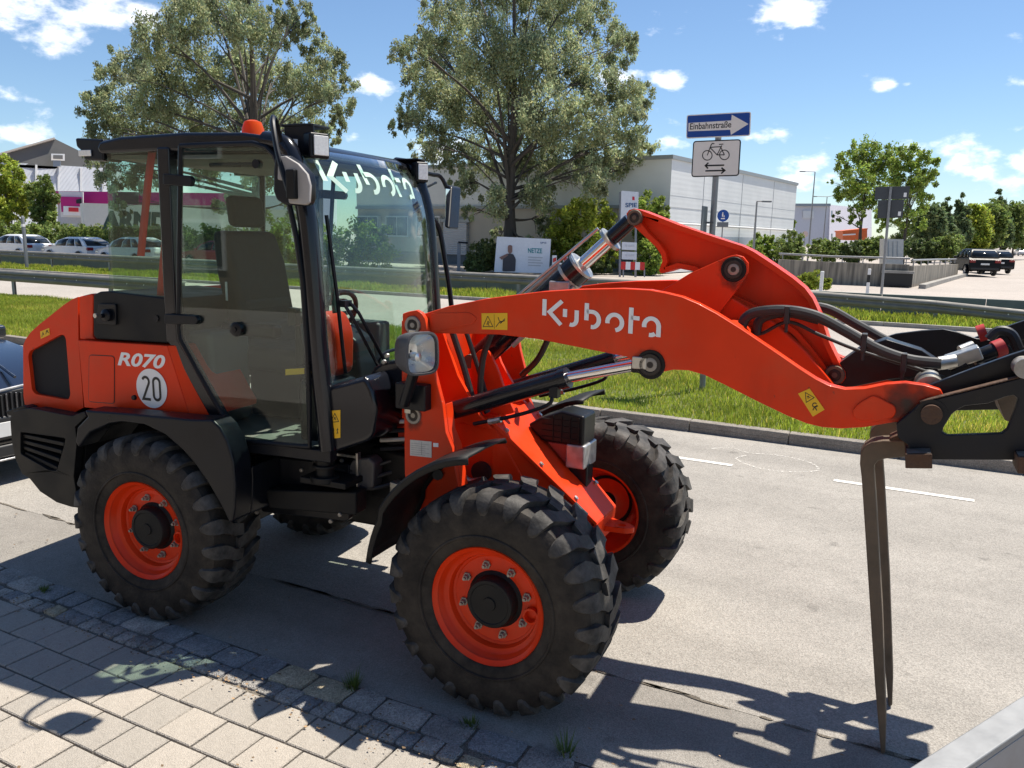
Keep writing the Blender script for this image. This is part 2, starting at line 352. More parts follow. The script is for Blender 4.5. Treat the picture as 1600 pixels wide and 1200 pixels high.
# broken worn joint between the two asphalts
b = MB()
for i in range(110):
    x = random.uniform(-7, 1.5); w = random.uniform(.03, .14); y = 3.254+random.uniform(-.012, .012)
    n = 7; b.add([(x+w*math.cos(a)*random.uniform(.6, 1), y+.008*math.sin(a)*random.uniform(.5, 1.4), .0042) for a in np.linspace(0, 2*math.pi, n, endpoint=False)], [tuple(range(n))])
o = b.build('crumbled_edge', M_grit, road, smooth=False); o['kind'] = 'stuff'
# dashed line
lines = None
dash = MB()
for k in range(-8, 8):
    x0 = -.588+1.89*k
    d_ = MB().add([(x0, 7.065, .004), (x0+1.04, 7.065, .004), (x0+1.04, 7.135, .004), (x0, 7.135, .004)], [(0, 1, 2, 3)]).build('line_dash', M_line, road, smooth=False)
# chalk drawing on the asphalt
m = bpy.data.materials.new('faint chalk'); m.use_nodes = True; t = m.node_tree; b_ = t.nodes['Principled BSDF']; b_.inputs['Base Color'].default_value = (.75, .72, .66, 1); b_.inputs['Roughness'].default_value = .9
tc = t.nodes.new('ShaderNodeTexCoord'); nz = t.nodes.new('ShaderNodeTexNoise'); nz.inputs['Scale'].default_value = 45; t.links.new(tc.outputs['Object'], nz.inputs['Vector'])
mr_ = t.nodes.new('ShaderNodeMapRange'); t.links.new(nz.outputs['Fac'], mr_.inputs[0]); mr_.inputs[1].default_value = .45; mr_.inputs[2].default_value = .62; mr_.inputs[3].default_value = 0; mr_.inputs[4].default_value = .55
t.links.new(mr_.outputs[0], b_.inputs['Alpha'])
def flat_stroke(P, w, z, name, mm, parent):
    P = [np.array(p[:2]) for p in P]; L_, R_ = [], []
    for i in range(len(P)):
        t_ = P[min(i+1, len(P)-1)]-P[max(i-1, 0)]; t_ /= np.linalg.norm(t_); nn = np.array([-t_[1], t_[0]])*w/2
        L_.append((*(P[i]+nn), z)); R_.append((*(P[i]-nn), z))
    return MB().grid([L_, R_]).build(name, mm, parent, smooth=False)
flat_stroke(catmull([onz(*p) for p in ((1105, 702), (1140, 700), (1170, 708), (1215, 712), (1262, 722), (1278, 735), (1240, 738), (1190, 733), (1150, 718), (1165, 712))], 6), .025, .0042, 'chalk_mark', m, road)
# kerb stones
kerb = sheet('kerb', -90, 40, KERB, KERB+.12, .05, M_kerb)
KM = MB().box((0, 0, 0), (.995, .13, .16)).mesh('kerb_stone', False); KM.materials.append(M_kerb)
for k in range(-42, 16):
    o = bpy.data.objects.new('kerb_stone', KM); COL.objects.link(o); o.parent = kerb; o.location = (k+.37, KERB+.065+random.uniform(-.004, .004), .035+random.uniform(-.004, .004)); o.rotation_euler = (random.uniform(-.01, .01), random.uniform(-.003, .003), random.uniform(-.004, .004))
    q = o.modifiers.new('bevel', 'BEVEL'); q.width = .012; q.segments = 2
# far side: grass strip, second road, verge, low wall, yard
STRIP1 = 13.35
sheet('grass_strip', -110, 60, KERB+.13, STRIP1, .085, M_soil)
sheet('far_road', -160, 80, STRIP1, 21.5, .005, M_far)
kb = sheet('far_kerb', -160, 80, 21.45, 21.6, .04, M_kerb)
KM2 = MB().box((0, 0, 0), (1.99, .13, .16)).mesh('kerb_stone', False); KM2.materials.append(M_conc)
for k in range(-30, 6):
    o = bpy.data.objects.new('kerb_stone', KM2); COL.objects.link(o); o.parent = kb; o.location = (2*k, 21.52, .025)
sheet('verge', -160, 80, 21.6, 24.4, .05, M_soil)
# grass
M_grass = mat('lawn grass', (.27, .37, .05), .5, var=.2, scale=.8, vtint=True, transl=.5, spec=.3)
def grass(name, label, xr, yr, n, hr, w, z, lean=.5, dens=None):
    x = RNG.uniform(*xr, n); y = RNG.uniform(*yr, n)
    if dens is not None: k = RNG.random(n) < dens(x, y); x, y = x[k], y[k]
    n = len(x)
    cl = .6+.8*np.clip(np.sin(x*1.7+np.sin(y*2.3))*np.cos(y*1.9+x*.6)*.5+.5, 0, 1)
    h = RNG.uniform(*hr, n)*cl; a = RNG.uniform(0, 2*np.pi, n); ln = RNG.uniform(.15, lean, n)*h*1.2; b_ = RNG.uniform(0, 2*np.pi, n); ww = w*RNG.uniform(.6, 1.3, n)
    dx, dy = np.cos(a)*ww/2, np.sin(a)*ww/2; lx, ly = np.cos(b_)*ln, np.sin(b_)*ln
    V = np.empty((n, 5, 3)); zz = np.full(n, z)
    V[:, 0] = np.stack([x-dx, y-dy, zz], 1); V[:, 1] = np.stack([x+dx, y+dy, zz], 1)
    V[:, 2] = np.stack([x+dx*.8+lx*.35, y+dy*.8+ly*.35, zz+h*.6], 1); V[:, 3] = np.stack([x-dx*.8+lx*.35, y-dy*.8+ly*.35, zz+h*.6], 1)
    V[:, 4] = np.stack([x+lx, y+ly, zz+h], 1)
    base = (np.arange(n)*5)[:, None]; F = np.concatenate([base+np.array([[0, 1, 2]]), base+np.array([[0, 2, 3]]), base+np.array([[3, 2, 4]])], 0)
    g = RNG.uniform(.7, 1.35, n); wv = RNG.uniform(0, 1, n); dry = (RNG.random(n) < .06+.22*(np.sin(x*.9+2*np.sin(y*.7))*np.cos(y*1.3-x*.35) > .35))
    T = np.stack([g*(1+.25*wv+dry*.9), g*(1+dry*.25), g*(1-.2*wv+dry*1.2)], 1); T = np.concatenate([T, T, T], 0)
    o = fastmesh(name, V.reshape(-1, 3), F, M_grass, tint=T); struct(o, 'stuff', label); o['category'] = 'grass'; return o
grass('grass', 'bright green lawn grass on the strip behind the kerb', (-27, 5), (KERB+.10, STRIP1+.1), 330000, (.03, .09), .0095, .082)
grass('verge_grass', 'long green grass on the verge under the guardrail', (-48, 6), (21.6, 24.3), 70000, (.05, .18), .024, .05)
# ================================================================== wheel loader
R0 = np.array([-3.4845, 3.3829, 0.]); TH = .0963; ART = -.0572; WB = 1.9626; TRK = 1.3189
Dv = np.array([math.cos(TH), math.sin(TH), 0]); Nv = np.array([-math.sin(TH), math.cos(TH), 0])
F0 = R0+Dv*WB/2+np.array([math.cos(TH+ART), math.sin(TH+ART), 0])*WB/2
D2 = np.array([math.cos(TH+ART), math.sin(TH+ART), 0]); N2 = np.array([-math.sin(TH+ART), math.cos(TH+ART), 0])
def rl(x, y, s): q = onplane(x, y, R0+Nv*s, Nv)-R0; return (q@Dv, q[2])
def fl(x, y, s): q = onplane(x, y, F0+N2*s, N2)-F0; return (q@D2, q[2])
def RP(pts, s): return [rl(x, y, s) for x, y in pts]
def FP(pts, s): return [fl(x, y, s) for x, y in pts]
ca_, sa_ = math.cos(ART), math.sin(ART)
def fr(p): return (WB/2+ca_*(p[0]+WB/2)-sa_*p[1], sa_*(p[0]+WB/2)+ca_*p[1], p[2])    # front frame -> loader frame
def worn_red():
    m = mat('orange red machine paint', (.72, .040, .005), .36, var=.07, scale=5, coat=.06, bump=.04, bscale=14, spec=.18); t = m.node_tree; b = t.nodes['Principled BSDF']; L = t.links.new
    src = b.inputs['Base Color'].links[0].from_socket; tc = t.nodes.new('ShaderNodeTexCoord')
    def nz(s_, d, mapsc=None, ro=.6):
        n = t.nodes.new('ShaderNodeTexNoise'); n.inputs['Scale'].default_value = s_; n.inputs['Detail'].default_value = d; n.inputs['Roughness'].default_value = ro; v = tc.outputs['Object']
        if mapsc: mp = t.nodes.new('ShaderNodeMapping'); mp.inputs['Scale'].default_value = mapsc; L(v, mp.inputs[0]); v = mp.outputs[0]
        L(v, n.inputs['Vector']); return n.outputs['Fac']
    def layer(f, a, c, amt, col):
        nonlocal src
        r = t.nodes.new('ShaderNodeMapRange'); L(f, r.inputs[0]); r.inputs[1].default_value = a; r.inputs[2].default_value = c; r.inputs[4].default_value = amt
        x = t.nodes.new('ShaderNodeMix'); x.data_type = 'RGBA'; L(r.outputs[0], x.inputs[0]); L(src, x.inputs[6]); x.inputs[7].default_value = (*col, 1); src = x.outputs[2]
    layer(nz(2.2, 9, None, .7), .46, .76, .38, (.42, .11, .05))          # road dust
    layer(nz(3.0, 6, (1, 1, .18), .6), .55, .78, .42, (.17, .028, .014))   # run-down grime streaks
    layer(nz(26, 3, (1, 1, 1), .7), .70, .74, .55, (.16, .05, .03))       # chips and specks
    L(src, b.inputs['Base Color']); return m
M_red = worn_red()
M_red_plain = mat('plain red plastic', (.72, .040, .005), .36, var=.07, scale=5, coat=.06, bump=.04, bscale=14, spec=.18)
M_blk = mat('satin black plastic', (.006, .007, .010), .34, var=.2, scale=7, spec=.28)
M_blk2 = mat('dusty black plastic', (.010, .010, .010), .5, var=.25, scale=5, spec=.25, bump=.06, bscale=220)
M_gloss = mat('gloss black paint', (.007, .008, .012), .2, var=.1, scale=4, coat=.1, spec=.4)
M_steel = mat('black painted steel', (.007, .008, .011), .36, var=.25, scale=9, spec=.3, bump=.06, bscale=30)
M_rust = mat('rusted forged steel', (.085, .045, .026), .75, metal=.2, var=.35, scale=14, bump=.3, bscale=60)
M_forge = mat('dark worn fork steel', (.125, .092, .062), .65, metal=.1, var=.35, scale=10, bump=.15, bscale=50)
M_chrome = mat('chromed rod', (.75, .74, .74), .12, metal=1., var=.05)
M_zinc = mat('zinc plated steel', (.5, .49, .45), .38, metal=.9, var=.15, scale=30)
M_pin = mat('worn pin steel', (.30, .28, .25), .5, metal=.7, var=.3, scale=40); M_greasy = mat('greasy dark steel', (.03, .024, .02), .45, metal=.3, var=.4, scale=30)
M_hose = mat('black rubber hose', (.016, .016, .017), .5, var=.15, scale=20)
M_white = mat('white sticker', (.80, .79, .77), .45, var=.04)
M_ink = mat('black print', (.012, .012, .012), .5, var=0)
M_yel = mat('yellow warning sticker', (.80, .45, .008), .45, var=.05)
M_lens = glass('clear lamp lens', (.93, .94, .95), 1.5)
M_refl = mat('lamp reflector', (.80, .80, .78), .28, metal=1., var=.05, scale=40)
M_amber = mat('orange beacon plastic', (.85, .13, .01), .25, var=.05, transl=.5)
M_seat = mat('grey seat fabric', (.035, .033, .03), .85, var=.15, scale=30)
M_int = mat('grey cab lining', (.11, .105, .098), .7, var=.1)
M_tape = mat('silver tape', (.42, .42, .42), .35, metal=.6, var=.2, scale=30)
M_gl = glass('green tinted cab glass', (.84, .92, .87), 1.5)
M_glw = glass('windscreen glass', (.85, .93, .91), 1.52)
def tyre_mat(c0, c1, nm):
    m = bpy.data.materials.new(nm); m.use_nodes = True; t = m.node_tree; b = t.nodes['Principled BSDF']; L = t.links.new
    b.inputs['Roughness'].default_value = .62; b.inputs['Specular IOR Level'].default_value = .22
    tc = t.nodes.new('ShaderNodeTexCoord'); n = t.nodes.new('ShaderNodeTexNoise'); n.inputs['Scale'].default_value = 9; n.inputs['Detail'].default_value = 9; n.inputs['Roughness'].default_value = .65; L(tc.outputs['Object'], n.inputs['Vector'])
    n2 = t.nodes.new('ShaderNodeTexNoise'); n2.inputs['Scale'].default_value = 70; n2.inputs['Detail'].default_value = 4; L(tc.outputs['Object'], n2.inputs['Vector'])
    r = t.nodes.new('ShaderNodeValToRGB'); L(n.outputs['Fac'], r.inputs[0]); e = r.color_ramp.elements
    e[0].position = .36; e[0].color = c0; e[1].position = .70; e[1].color = c1; L(r.outputs[0], b.inputs['Base Color'])
    bp = t.nodes.new('ShaderNodeBump'); bp.inputs['Strength'].default_value = .25; bp.inputs['Distance'].default_value = .01; L(n2.outputs['Fac'], bp.inputs['Height']); L(bp.outputs[0], b.inputs['Normal'])
    return m
M_tyre = tyre_mat((.011, .010, .010, 1), (.050, .042, .034, 1), 'dusty tyre rubber'); M_lug = tyre_mat((.018, .017, .016, 1), (.105, .098, .090, 1), 'scuffed tread rubber')
loader = empty('wheel_loader', R0, TH)
tag(loader, 'compact orange-red wheel loader with glazed black cab, parked in the lane', 'wheel loader')
def plate(name, poly, s0, s1, m, parent=loader, bevel=.006, front=False, holes=(), **k):
    b = MB().prism(poly, s0, s1, 's', holes)
    if front: b.xf(fr)
    return b.build(name, m, parent, bevel, **k)
# ---- wheels
TR, TW = .485, .365
def tyre_mesh():
    pr = [(-.150, .245), (-.162, .258), (-.170, .275), (-.180, .32), (-.183, .36), (-.179, .402), (-.172, .432), (-.154, .453), (-.10, .463), (0, .466), (.10, .463), (.154, .453), (.172, .432), (.179, .402), (.183, .36), (.180, .32), (.170, .275), (.162, .258), (.150, .245)]
    b = MB().lathe(pr, (0, 0, 0), (0, 1, 0), 72)
    # raised rib and lettering band on the side walls
    for sg in (-1, 1): b.lathe([(sg*.178, .300), (sg*.1835, .303), (sg*.1835, .309), (sg*.180, .313)], (0, 0, 0), (0, 1, 0), 72)
    NL = 23; b.lug0 = len(b.f)
    for sg in (-1, 1):
        for k in range(NL):
            a0 = 2*math.pi*(k+(.5 if sg > 0 else 0))/NL
            # stations from the centre line out over the shoulder: (lateral, top radius, bottom radius, angle, half width angle)
            st = [(-.020, .486, .446, -.112, .060), (.045, .487, .448, -.080, .066), (.075, .487, .448, -.034, .072), (.115, .4855, .446, .006, .074), (.148, .481, .440, .014, .074), (.166, .468, .424, .016, .072), (.178, .448, .408, .017, .062), (.1855, .426, .396, .017, .046), (.187, .408, .388, .017, .018)]
            V = []
            for s_, rt, rb, an, hw in st:
                for r_, h_ in ((rb, hw*1.12), (rt, hw)):
                    lat = s_ if r_ == rt else (s_-.012 if s_ > .16 else s_)
                    for q in (-1, 1):
                        A = a0+an+q*h_; V.append((r_*math.cos(A), sg*lat, r_*math.sin(A)))
            F = []
            for i in range(len(st)-1):
                o = 4*i; p = o+4
                F += [(o+2, o+3, p+3, p+2), (o, o+2, p+2, p), (o+3, o+1, p+1, p+3)]
            F += [(0, 1, 3, 2), (len(V)-4, len(V)-2, len(V)-1, len(V)-3)]
            b.add(V, F)
    me = b.mesh('tyre', True, 32); me.materials.append(M_tyre); me.materials.append(M_lug)
    k0 = b.lug0
    for p in me.polygons:
        if p.index >= k0: p.material_index = 1
    return me
TY = tyre_mesh()
# wheel rim: outer face toward -y
rim_b = MB().lathe([(.150, .238), (.158, .252), (.150, .256), (.138, .243), (.09, .232), (.02, .205), (-.05, .196), (-.066, .19), (-.072, .182), (-.072, .06), (-.066, .05)], (0, 0, 0), (0, 1, 0), 64)
rim_b.lathe([(-.150, .236), (-.160, .250), (-.166, .254), (-.160, .257), (-.148, .247), (-.138, .235), (-.118, .228), (-.112, .222), (-.105, .206), (-.090, .200), (-.080, .198), (-.078, .190), (-.074, .186), (-.074, .05)], (0, 0, 0), (0, 1, 0), 64)
RM = rim_b.mesh('wheel', True, 40); RM.materials.append(M_red)
HB = MB().lathe([(-.060, .15), (-.078, .118), (-.085, .110), (-.126, .107), (-.134, .101), (-.136, .088), (-.132, .084), (-.132, .03), (-.138, .028), (-.138, 0)], (0, 0, 0), (0, 1, 0), 40).mesh('hub', True, 40); HB.materials.append(M_blk2)
NB = MB().lathe([(-.07, .019), (-.082, .019), (-.083, .012), (-.100, .012), (-.101, .007), (-.112, .007), (-.112, 0)], (0, 0, 0), (0, 1, 0), 6); NBm = NB.mesh('wheel_nut', True, 20); NBm.materials.append(M_pin)
VB = MB().lathe([(-.072, .034), (-.098, .034), (-.100, .026), (-.075, .022)], (.172, 0, -.03), (0, 1, 0), 20).mesh('valve_guard', True); VB.materials.append(M_red)
def wheel(name, u, s, front, rot):
    p = (u, s, TR); flip = s > 0
    if front: p = fr(p)
    def put(me, nm, par=None):
        o = bpy.data.objects.new(nm, me); COL.objects.link(o); o.parent = par or loader; return o
    w = put(RM, 'wheel'); w.location = p; w.rotation_euler = (0, 0, (ART if front else 0)+(math.pi if flip else 0))
    t = put(TY, 'tyre', w); t.rotation_euler = (0, rot, 0)
    put(HB, 'hub', w); put(VB, 'valve_guard', w).rotation_euler = (0, rot*.1, 0)
    for k in range(8):
        a = 2*math.pi*(k+.35)/8; n = put(NBm, 'wheel_nut', w); n.location = (.152*math.cos(a), 0, .152*math.sin(a))
wheel('rl', 0, -TRK/2, False, .1); wheel('rr', 0, TRK/2, False, .4); wheel('fl', 0, -TRK/2, True, .05); wheel('fr', 0, TRK/2, True, .2)
MB().cyl((0, -.5, TR), (0, .5, TR), .10).box((0, 0, TR), (.3, .34, .3)).build('rear_axle', M_blk2, loader, .01)
MB().cyl((0, -.5, TR), (0, .5, TR), .10).box((0, 0, TR), (.3, .34, .3)).xf(fr).build('front_axle', M_blk2, loader, .01)
# ---- rear body
hood_px = [(36, 540), (40, 530), (48, 519), (60, 508), (80, 492), (100, 476), (113, 467.5), (121.5, 464), (122.5, 530), (130.5, 637), (112, 646.5), (46, 635), (38.5, 632), (36.5, 618)]
gr_px = [(44, 556), (46, 549), (94, 523), (100, 523.5), (103, 530), (110, 617), (107, 624), (102, 624.5), (56, 616), (50, 610)]
hood = RP(hood_px, -.60); hh = rounded(RP(gr_px, -.60), .012)
hood_o = plate('hood', inset(hood, .012), -.565, .565, M_red, bevel=.02)
plate('hood_side', hood, -.60, -.562, M_red, hood_o, bevel=.014, seg=3, holes=[hh]); plate('hood_side', hood, .562, .60, M_red, hood_o, bevel=.014, seg=3)
gp = mat('perforated black grille', (.012, .012, .013), .7, var=.4, scale=400, bump=.8, bscale=420)
plate('hood_grille', inset(hh, -.004), -.578, -.564, gp, hood_o, bevel=0)
plate('hood_pillar', RP([(123.5, 463.5), (143, 458.5), (145.5, 462), (144.5, 525), (149, 531), (124.5, 529.5)], -.605), -.605, .605, M_red, bevel=.006)
tk = rounded(RP([(146, 461), (156, 455.5), (172, 455), (269, 467), (270, 537), (151, 530), (146, 524)], -.62), .01)
tank = plate('tank_cover', tk, -.622, .0, M_blk2, bevel=.014, seg=3)
plate('cap_recess', rounded(RP([(156, 474), (183, 474.5), (183.5, 508), (153, 505)], -.625), .012), -.636, -.622, M_blk, tank, bevel=.004)
cu_, cz_ = rl(163, 493, -.66); MB().lathe([(0, .032), (-.02, .032), (-.026, .026), (-.03, .012), (-.05, .010), (-.05, 0)], (cu_, -.636, cz_), (0, 1, 0), 20).build('filler_cap', M_blk, tank)
MB().lathe([(0, .012), (-.012, .012), (-.012, 0)], (cu_-.03, -.68, cz_), (0, 1, 0), 12).build('lock', M_zinc, tank)
cu_, cz_ = rl(245, 497.5, -.622); MB().lathe([(0, .016), (-.006, .016), (-.006, 0)], (cu_, -.622, cz_), (0, 1, 0), 14).build('plug', M_blk, tank)
sp = RP([(122, 531.5), (261, 540), (297, 652), (131.5, 637)], -.645)
panel = plate('side_panel', sp, -.645, -.30, M_red, bevel=.005)
ch = RP([(261.5, 540), (271, 540.5), (275, 543), (329, 643), (328.5, 650), (325, 651.5), (297.5, 652)], -.645)
b = MB(); nn_ = len(ch); du = [0, .55, .62, 1, 1, .95, 0]
b.add([(p[0], -.645+.035*d_, p[1]) for p, d_ in zip(ch, du)]+[(p[0], -.3, p[1]) for p in ch], [tuple(range(nn_)), tuple(range(2*nn_-1, nn_-1, -1))]+[(i, nn_+i, nn_+(i+1) % nn_, (i+1) % nn_) for i in range(nn_)])
b.build('panel_chamfer', M_red, panel, .003)
hp = rounded(RP([(140, 555), (178.5, 557), (178.5, 630), (139, 627)], -.646), .018)
plate('hatch_gap_shade', inset(hp, -.004), -.6465, -.643, M_ink, panel, bevel=0); plate('hatch', hp, -.6485, -.644, M_red, panel, bevel=.0015)  # black plate under the hatch paints the shade of the gap round it
cu_, cz_ = rl(210.5, 621, -.645); MB().lathe([(0, .014), (-.012, .012), (-.012, 0)], (cu_, -.645, cz_), (0, 1, 0), 14).build('bump_stop', M_blk, panel)
u0, z0 = rl(184, 571, -.646)
text_on('model_lettering', 'R070', lambda x, y: (u0+x, -.6468, z0+.018*x+y), M_white, panel, w=.325, h=.072, shear=.28, bold=.03)
du_, dz_ = rl(237, 607, -.648)
disc = MB().lathe([(0, .102), (-.0015, .102), (-.0015, 0)], (du_, -.6475, dz_), (0, 1, 0), 40).build('speed_disc', M_white, panel)
def strokes2d(S, w):
    """list of polylines -> 2D quads strips"""
    V, F = [], []
    for P in S:
        P = [np.array(p, float) for p in P]; o = len(V); n = len(P)
        for i in range(n):
            a = P[i]-P[i-1] if i else P[1]-P[0]; c = P[i+1]-P[i] if i < n-1 else P[-1]-P[-2]
            a = a/np.linalg.norm(a); c = c/np.linalg.norm(c); m_ = np.array([-(a[1]+c[1]), a[0]+c[0]]); m_ /= np.linalg.norm(m_); k_ = max(.4, abs(m_@np.array([-a[1], a[0]])))
            V += [tuple(P[i]+m_*w/2/k_), tuple(P[i]-m_*w/2/k_)]
        F += [(o+2*i, o+2*i+1, o+2*i+3, o+2*i+2) for i in range(n-1)]
    return V, F
def arc(cx, cy, r, a0, a1, n=12, ry=None): return [(cx+r*math.cos(rad(a)), cy+(ry or r)*math.sin(rad(a))) for a in np.linspace(a0, a1, n)]
two = arc(.22, .76, .17, 160, -25, 10)+[(.05, .06)]+[(.44, .06)]
zero = arc(.78, .76, .17, 0, 180, 10)+arc(.78, .24, .17, 180, 360, 10)+[(.95, .76)]
V2, F2 = strokes2d([two, zero], .105); MB().add([(du_-.064+.128*x, -.6505, dz_-.066+.132*y) for x, y in V2], F2).build('number', M_ink, disc, smooth=False)
# rear fender and bumper
fo = RP([(131, 641), (210, 647), (298, 655.5), (331, 656), (343, 668), (355, 690), (364, 722), (367, 760), (366, 795), (363, 815), (358, 818), (345, 791), (326, 758), (305, 727), (285, 704), (258, 680), (225, 664), (190, 659.5), (170, 662.5), (140, 676), (122, 700), (117, 690), (120, 668), (136, 651)], -.80)
ft = RP([(365.5, 738), (367, 760), (366, 795), (363, 815), (358, 818), (345, 791), (336, 775)], -.80)
for sg in (-1, 1):
    fe = plate('rear_fender', fo, sg*.80, sg*.672, M_blk, bevel=.018, seg=3); plate('fender_tail', ft, sg*.674, sg*.46, M_blk, fe, bevel=.008)
    plate('arch_liner', [(p[0], p[1]) for p in fo[10:21]]+[(p[0], p[1]+.02) for p in reversed(fo[11:20])], sg*.674, sg*.46, M_blk2, fe, bevel=0)
bp_px = [(20, 643), (45, 637.5), (112, 650), (131.5, 643), (135, 650), (117, 667), (120, 690), (118, 712), (115, 745), (120, 775), (129, 795), (110, 792), (88, 785), (62, 768), (46, 748), (34, 740), (24, 718), (18, 690), (15.5, 655)]
bh = rounded(RP([(32, 675), (102, 685), (100, 696), (88, 736), (78, 735), (32, 709)], -.70), .012)
bump = plate('rear_bumper', RP(bp_px, -.70), -.70, -.655, M_blk2, bevel=.015, seg=3, holes=[bh])
plate('bumper_core', inset(RP(bp_px, -.70), .01), -.63, .70, M_blk2, bump, bevel=.02)
for k in range(4):
    a, c_ = (34+2*k, 676+9.5*k+4), (101-3.5*k, 690+13*k+3)
    if k == 0: c_ = (101, 694)
    p, q = rl(*a, -.68), rl(*c_, -.68); e = np.array(q)-np.array(p); nrm = np.array([-e[1], e[0]])/np.linalg.norm(e)*.011
    plate('bumper_slat', [tuple(np.array(p)+nrm), tuple(np.array(q)+nrm), tuple(np.array(q)-nrm), tuple(np.array(p)-nrm)], -.685, -.645, M_blk2, bump, bevel=.004)
plate('tow_tab', RP([(8, 643), (36, 634), (44, 637), (40, 645), (14, 650)], -.66), -.66, -.60, M_blk2, bevel=.004)
def sticker(name, px, s, parent, rows=2, front=False, eps=.0015):
    q = (FP if front else RP)(px, s); b = MB().prism(q, s-eps, s, 's')
    if front: b.xf(fr)
    st = b.build(name, M_yel, parent)
    q = [np.array(p) for p in q]
    def at(x, y): return q[3]+(q[2]-q[3])*x+(q[0]-q[3])*y
    return st, at
def symbol(name, S, at, s, parent, w, front=False, eps=.0022, x0=0, y0=0, sx=1, sy=1):
    V, F = strokes2d(S, w); b = MB().add([(*(lambda p: (p[0], s-eps, p[1]))(at(x0+sx*x, y0+sy*y)),) for x, y in V], F)
    if front: b.xf(fr)
    return b.build(name, M_ink, parent, smooth=False)
TRI = [[(.5, .9), (.08, .12), (.92, .12), (.5, .9)]]; GLY = [[(.4, .3), (.5, .5), (.62, .26)], [(.42, .52), (.6, .48)]]
MAN = [[(.5, .85), (.5, .45), (.3, .12)], [(.5, .45), (.7, .12)], [(.25, .6), (.75, .7)]]; GEAR = [arc(.5, .5, .3, 0, 330, 9), [(.2, .2), (.8, .8)], [(.15, .75), (.85, .25)]]
st, at = sticker('warning_sticker', [(63, 518), (77, 512.5), (78, 523), (64, 529.5)], -.601, hood_o); symbol('symbol', [[(.15, .2), (.3, .7), (.4, .3)], [(.6, .3), (.75, .75), (.9, .3)], [(.62, .7), (.88, .6)]], at, -.601, st, .08)
# ---- cab
roof = MB().prism([(-.345, 2.345), (-.36, 2.375), (-.34, 2.405), (-.2, 2.425), (.2, 2.435), (.55, 2.425), (.70, 2.405), (.77, 2.375), (.79, 2.345), (.74, 2.335), (.0, 2.35)], -.62, .62, 's').build('roof', M_gloss, loader, .035, 4)
MB().prism([(-.33, 2.325), (.72, 2.31), (.72, 2.33), (-.33, 2.345)], -.56, .56, 's').build('headliner', M_int, loader)
APZ = [(2.36, .775), (2.25, .825), (2.09, .872), (1.90, .893), (1.73, .905), (1.40, .928), (1.16, .952), (.97, .968)]
def apu(z): return float(np.interp(-z, [-a for a, _ in APZ], [c for _, c in APZ]))
for s_, rr_ in ((-.595, .046), (.575, .040)):
    MB().tube(catmull([(.66, s_, 2.385)]+[(c, s_, a) for a, c in APZ], 3), rr_, 12).build('front_pillar', M_gloss, loader)
for s_ in (-.60, .60):
    MB().prism([(.040, 2.37), (.118, 2.37), (.105, 1.66), (.112, 1.42), (.030, 1.42), (.030, 1.66)], s_-.03, s_+.03, 's').build('door_pillar', M_gloss, loader, .012)
    MB().prism([(.03, 1.44), (.112, 1.44), (.43, .985), (.47, .94), (.36, .94), (.33, 1.0)], s_-.028, s_+.028, 's').build('rear_lower_pillar', M_gloss, loader, .01)
    MB().prism([(.36, .965), (1.0, .975), (1.0, .915), (.38, .905)], s_-.03, s_+.03, 's').build('sill', M_steel, loader, .008)
    if s_ > 0:
        MB().tube([(-.33, s_, 2.36), (-.36, s_, 1.64)], .022, 8).build('rear_pillar', M_gloss, loader)
DOOR = [(282.5, 228), (330, 226), (396, 224), (416, 230), (429, 243), (437, 262), (448, 300), (463, 370), (473, 440), (480, 540), (483, 620), (484, 697), (378, 689), (368, 684), (348, 648), (306, 575), (282, 531), (279.5, 515), (280, 400)]
dp = RP(DOOR, -.635); dp3 = [(p[0], -.635, p[1]) for p in dp]
door = MB().tube(dp3+[dp3[0]], .013, 8, False).build('door', M_blk, loader)
MB().prism(inset(dp, .004), -.639, -.633, 's').build('door_glass', M_gl, door)
dpf = [(p[0], p[1]) for p in dp]; fdoor = MB().tube([(p[0], .62, p[1]) for p in dpf+[dpf[0]]], .013, 8, False).build('door', M_blk, loader)
MB().prism(inset(dpf, .004), .617, .623, 's').build('door_glass', M_gl, fdoor)
for px in ([(257, 271), (300, 275), (303, 283), (300, 291.5), (257, 289)], [(259, 490), (308, 493), (312, 500), (308, 507), (259, 506)]):
    plate('hinge', rounded(RP(px, -.65), .01), -.662, -.636, M_blk, door, bevel=.005)
    plate('hinge', rounded([(p[0], p[1]) for p in RP(px, -.65)], .01), .622, .648, M_blk, fdoor, bevel=.005)
lu, lz = rl(372, 514, -.64); MB().lathe([(0, .034), (-.02, .034), (-.024, .028), (-.024, .012), (-.03, .011), (-.03, 0)], (lu, -.639, lz), (0, 1, 0), 24).build('door_lock', M_blk, door)
plate('door_catch', rounded(RP([(453, 480), (466, 482), (466, 510), (453, 508)], -.60), .01), -.62, -.58, M_blk, door, bevel=.004)
lu, lz = rl(399, 256, -.645); MB().tube([(rl(322, 257, -.64)[0], -.61, rl(322, 257, -.64)[1]), (lu, -.61, lz)], .011, 8).lathe([(0, .02), (-.03, .02), (-.03, 0)], (lu, -.615, lz), (0, 1, 0), 18).build('door_damper', M_blk, door)
q = RP([(168, 240), (264, 229), (264, 467), (172, 456)], -.605); MB().prism(q, -.609, -.603, 's').build('quarter_glass', M_gl, loader)
MB().prism(q, .603, .609, 's').build('quarter_glass', M_gl, loader)
MB().box((-.335, 0, 2.0), (.006, 1.18, .68)).build('rear_window', M_gl, loader)
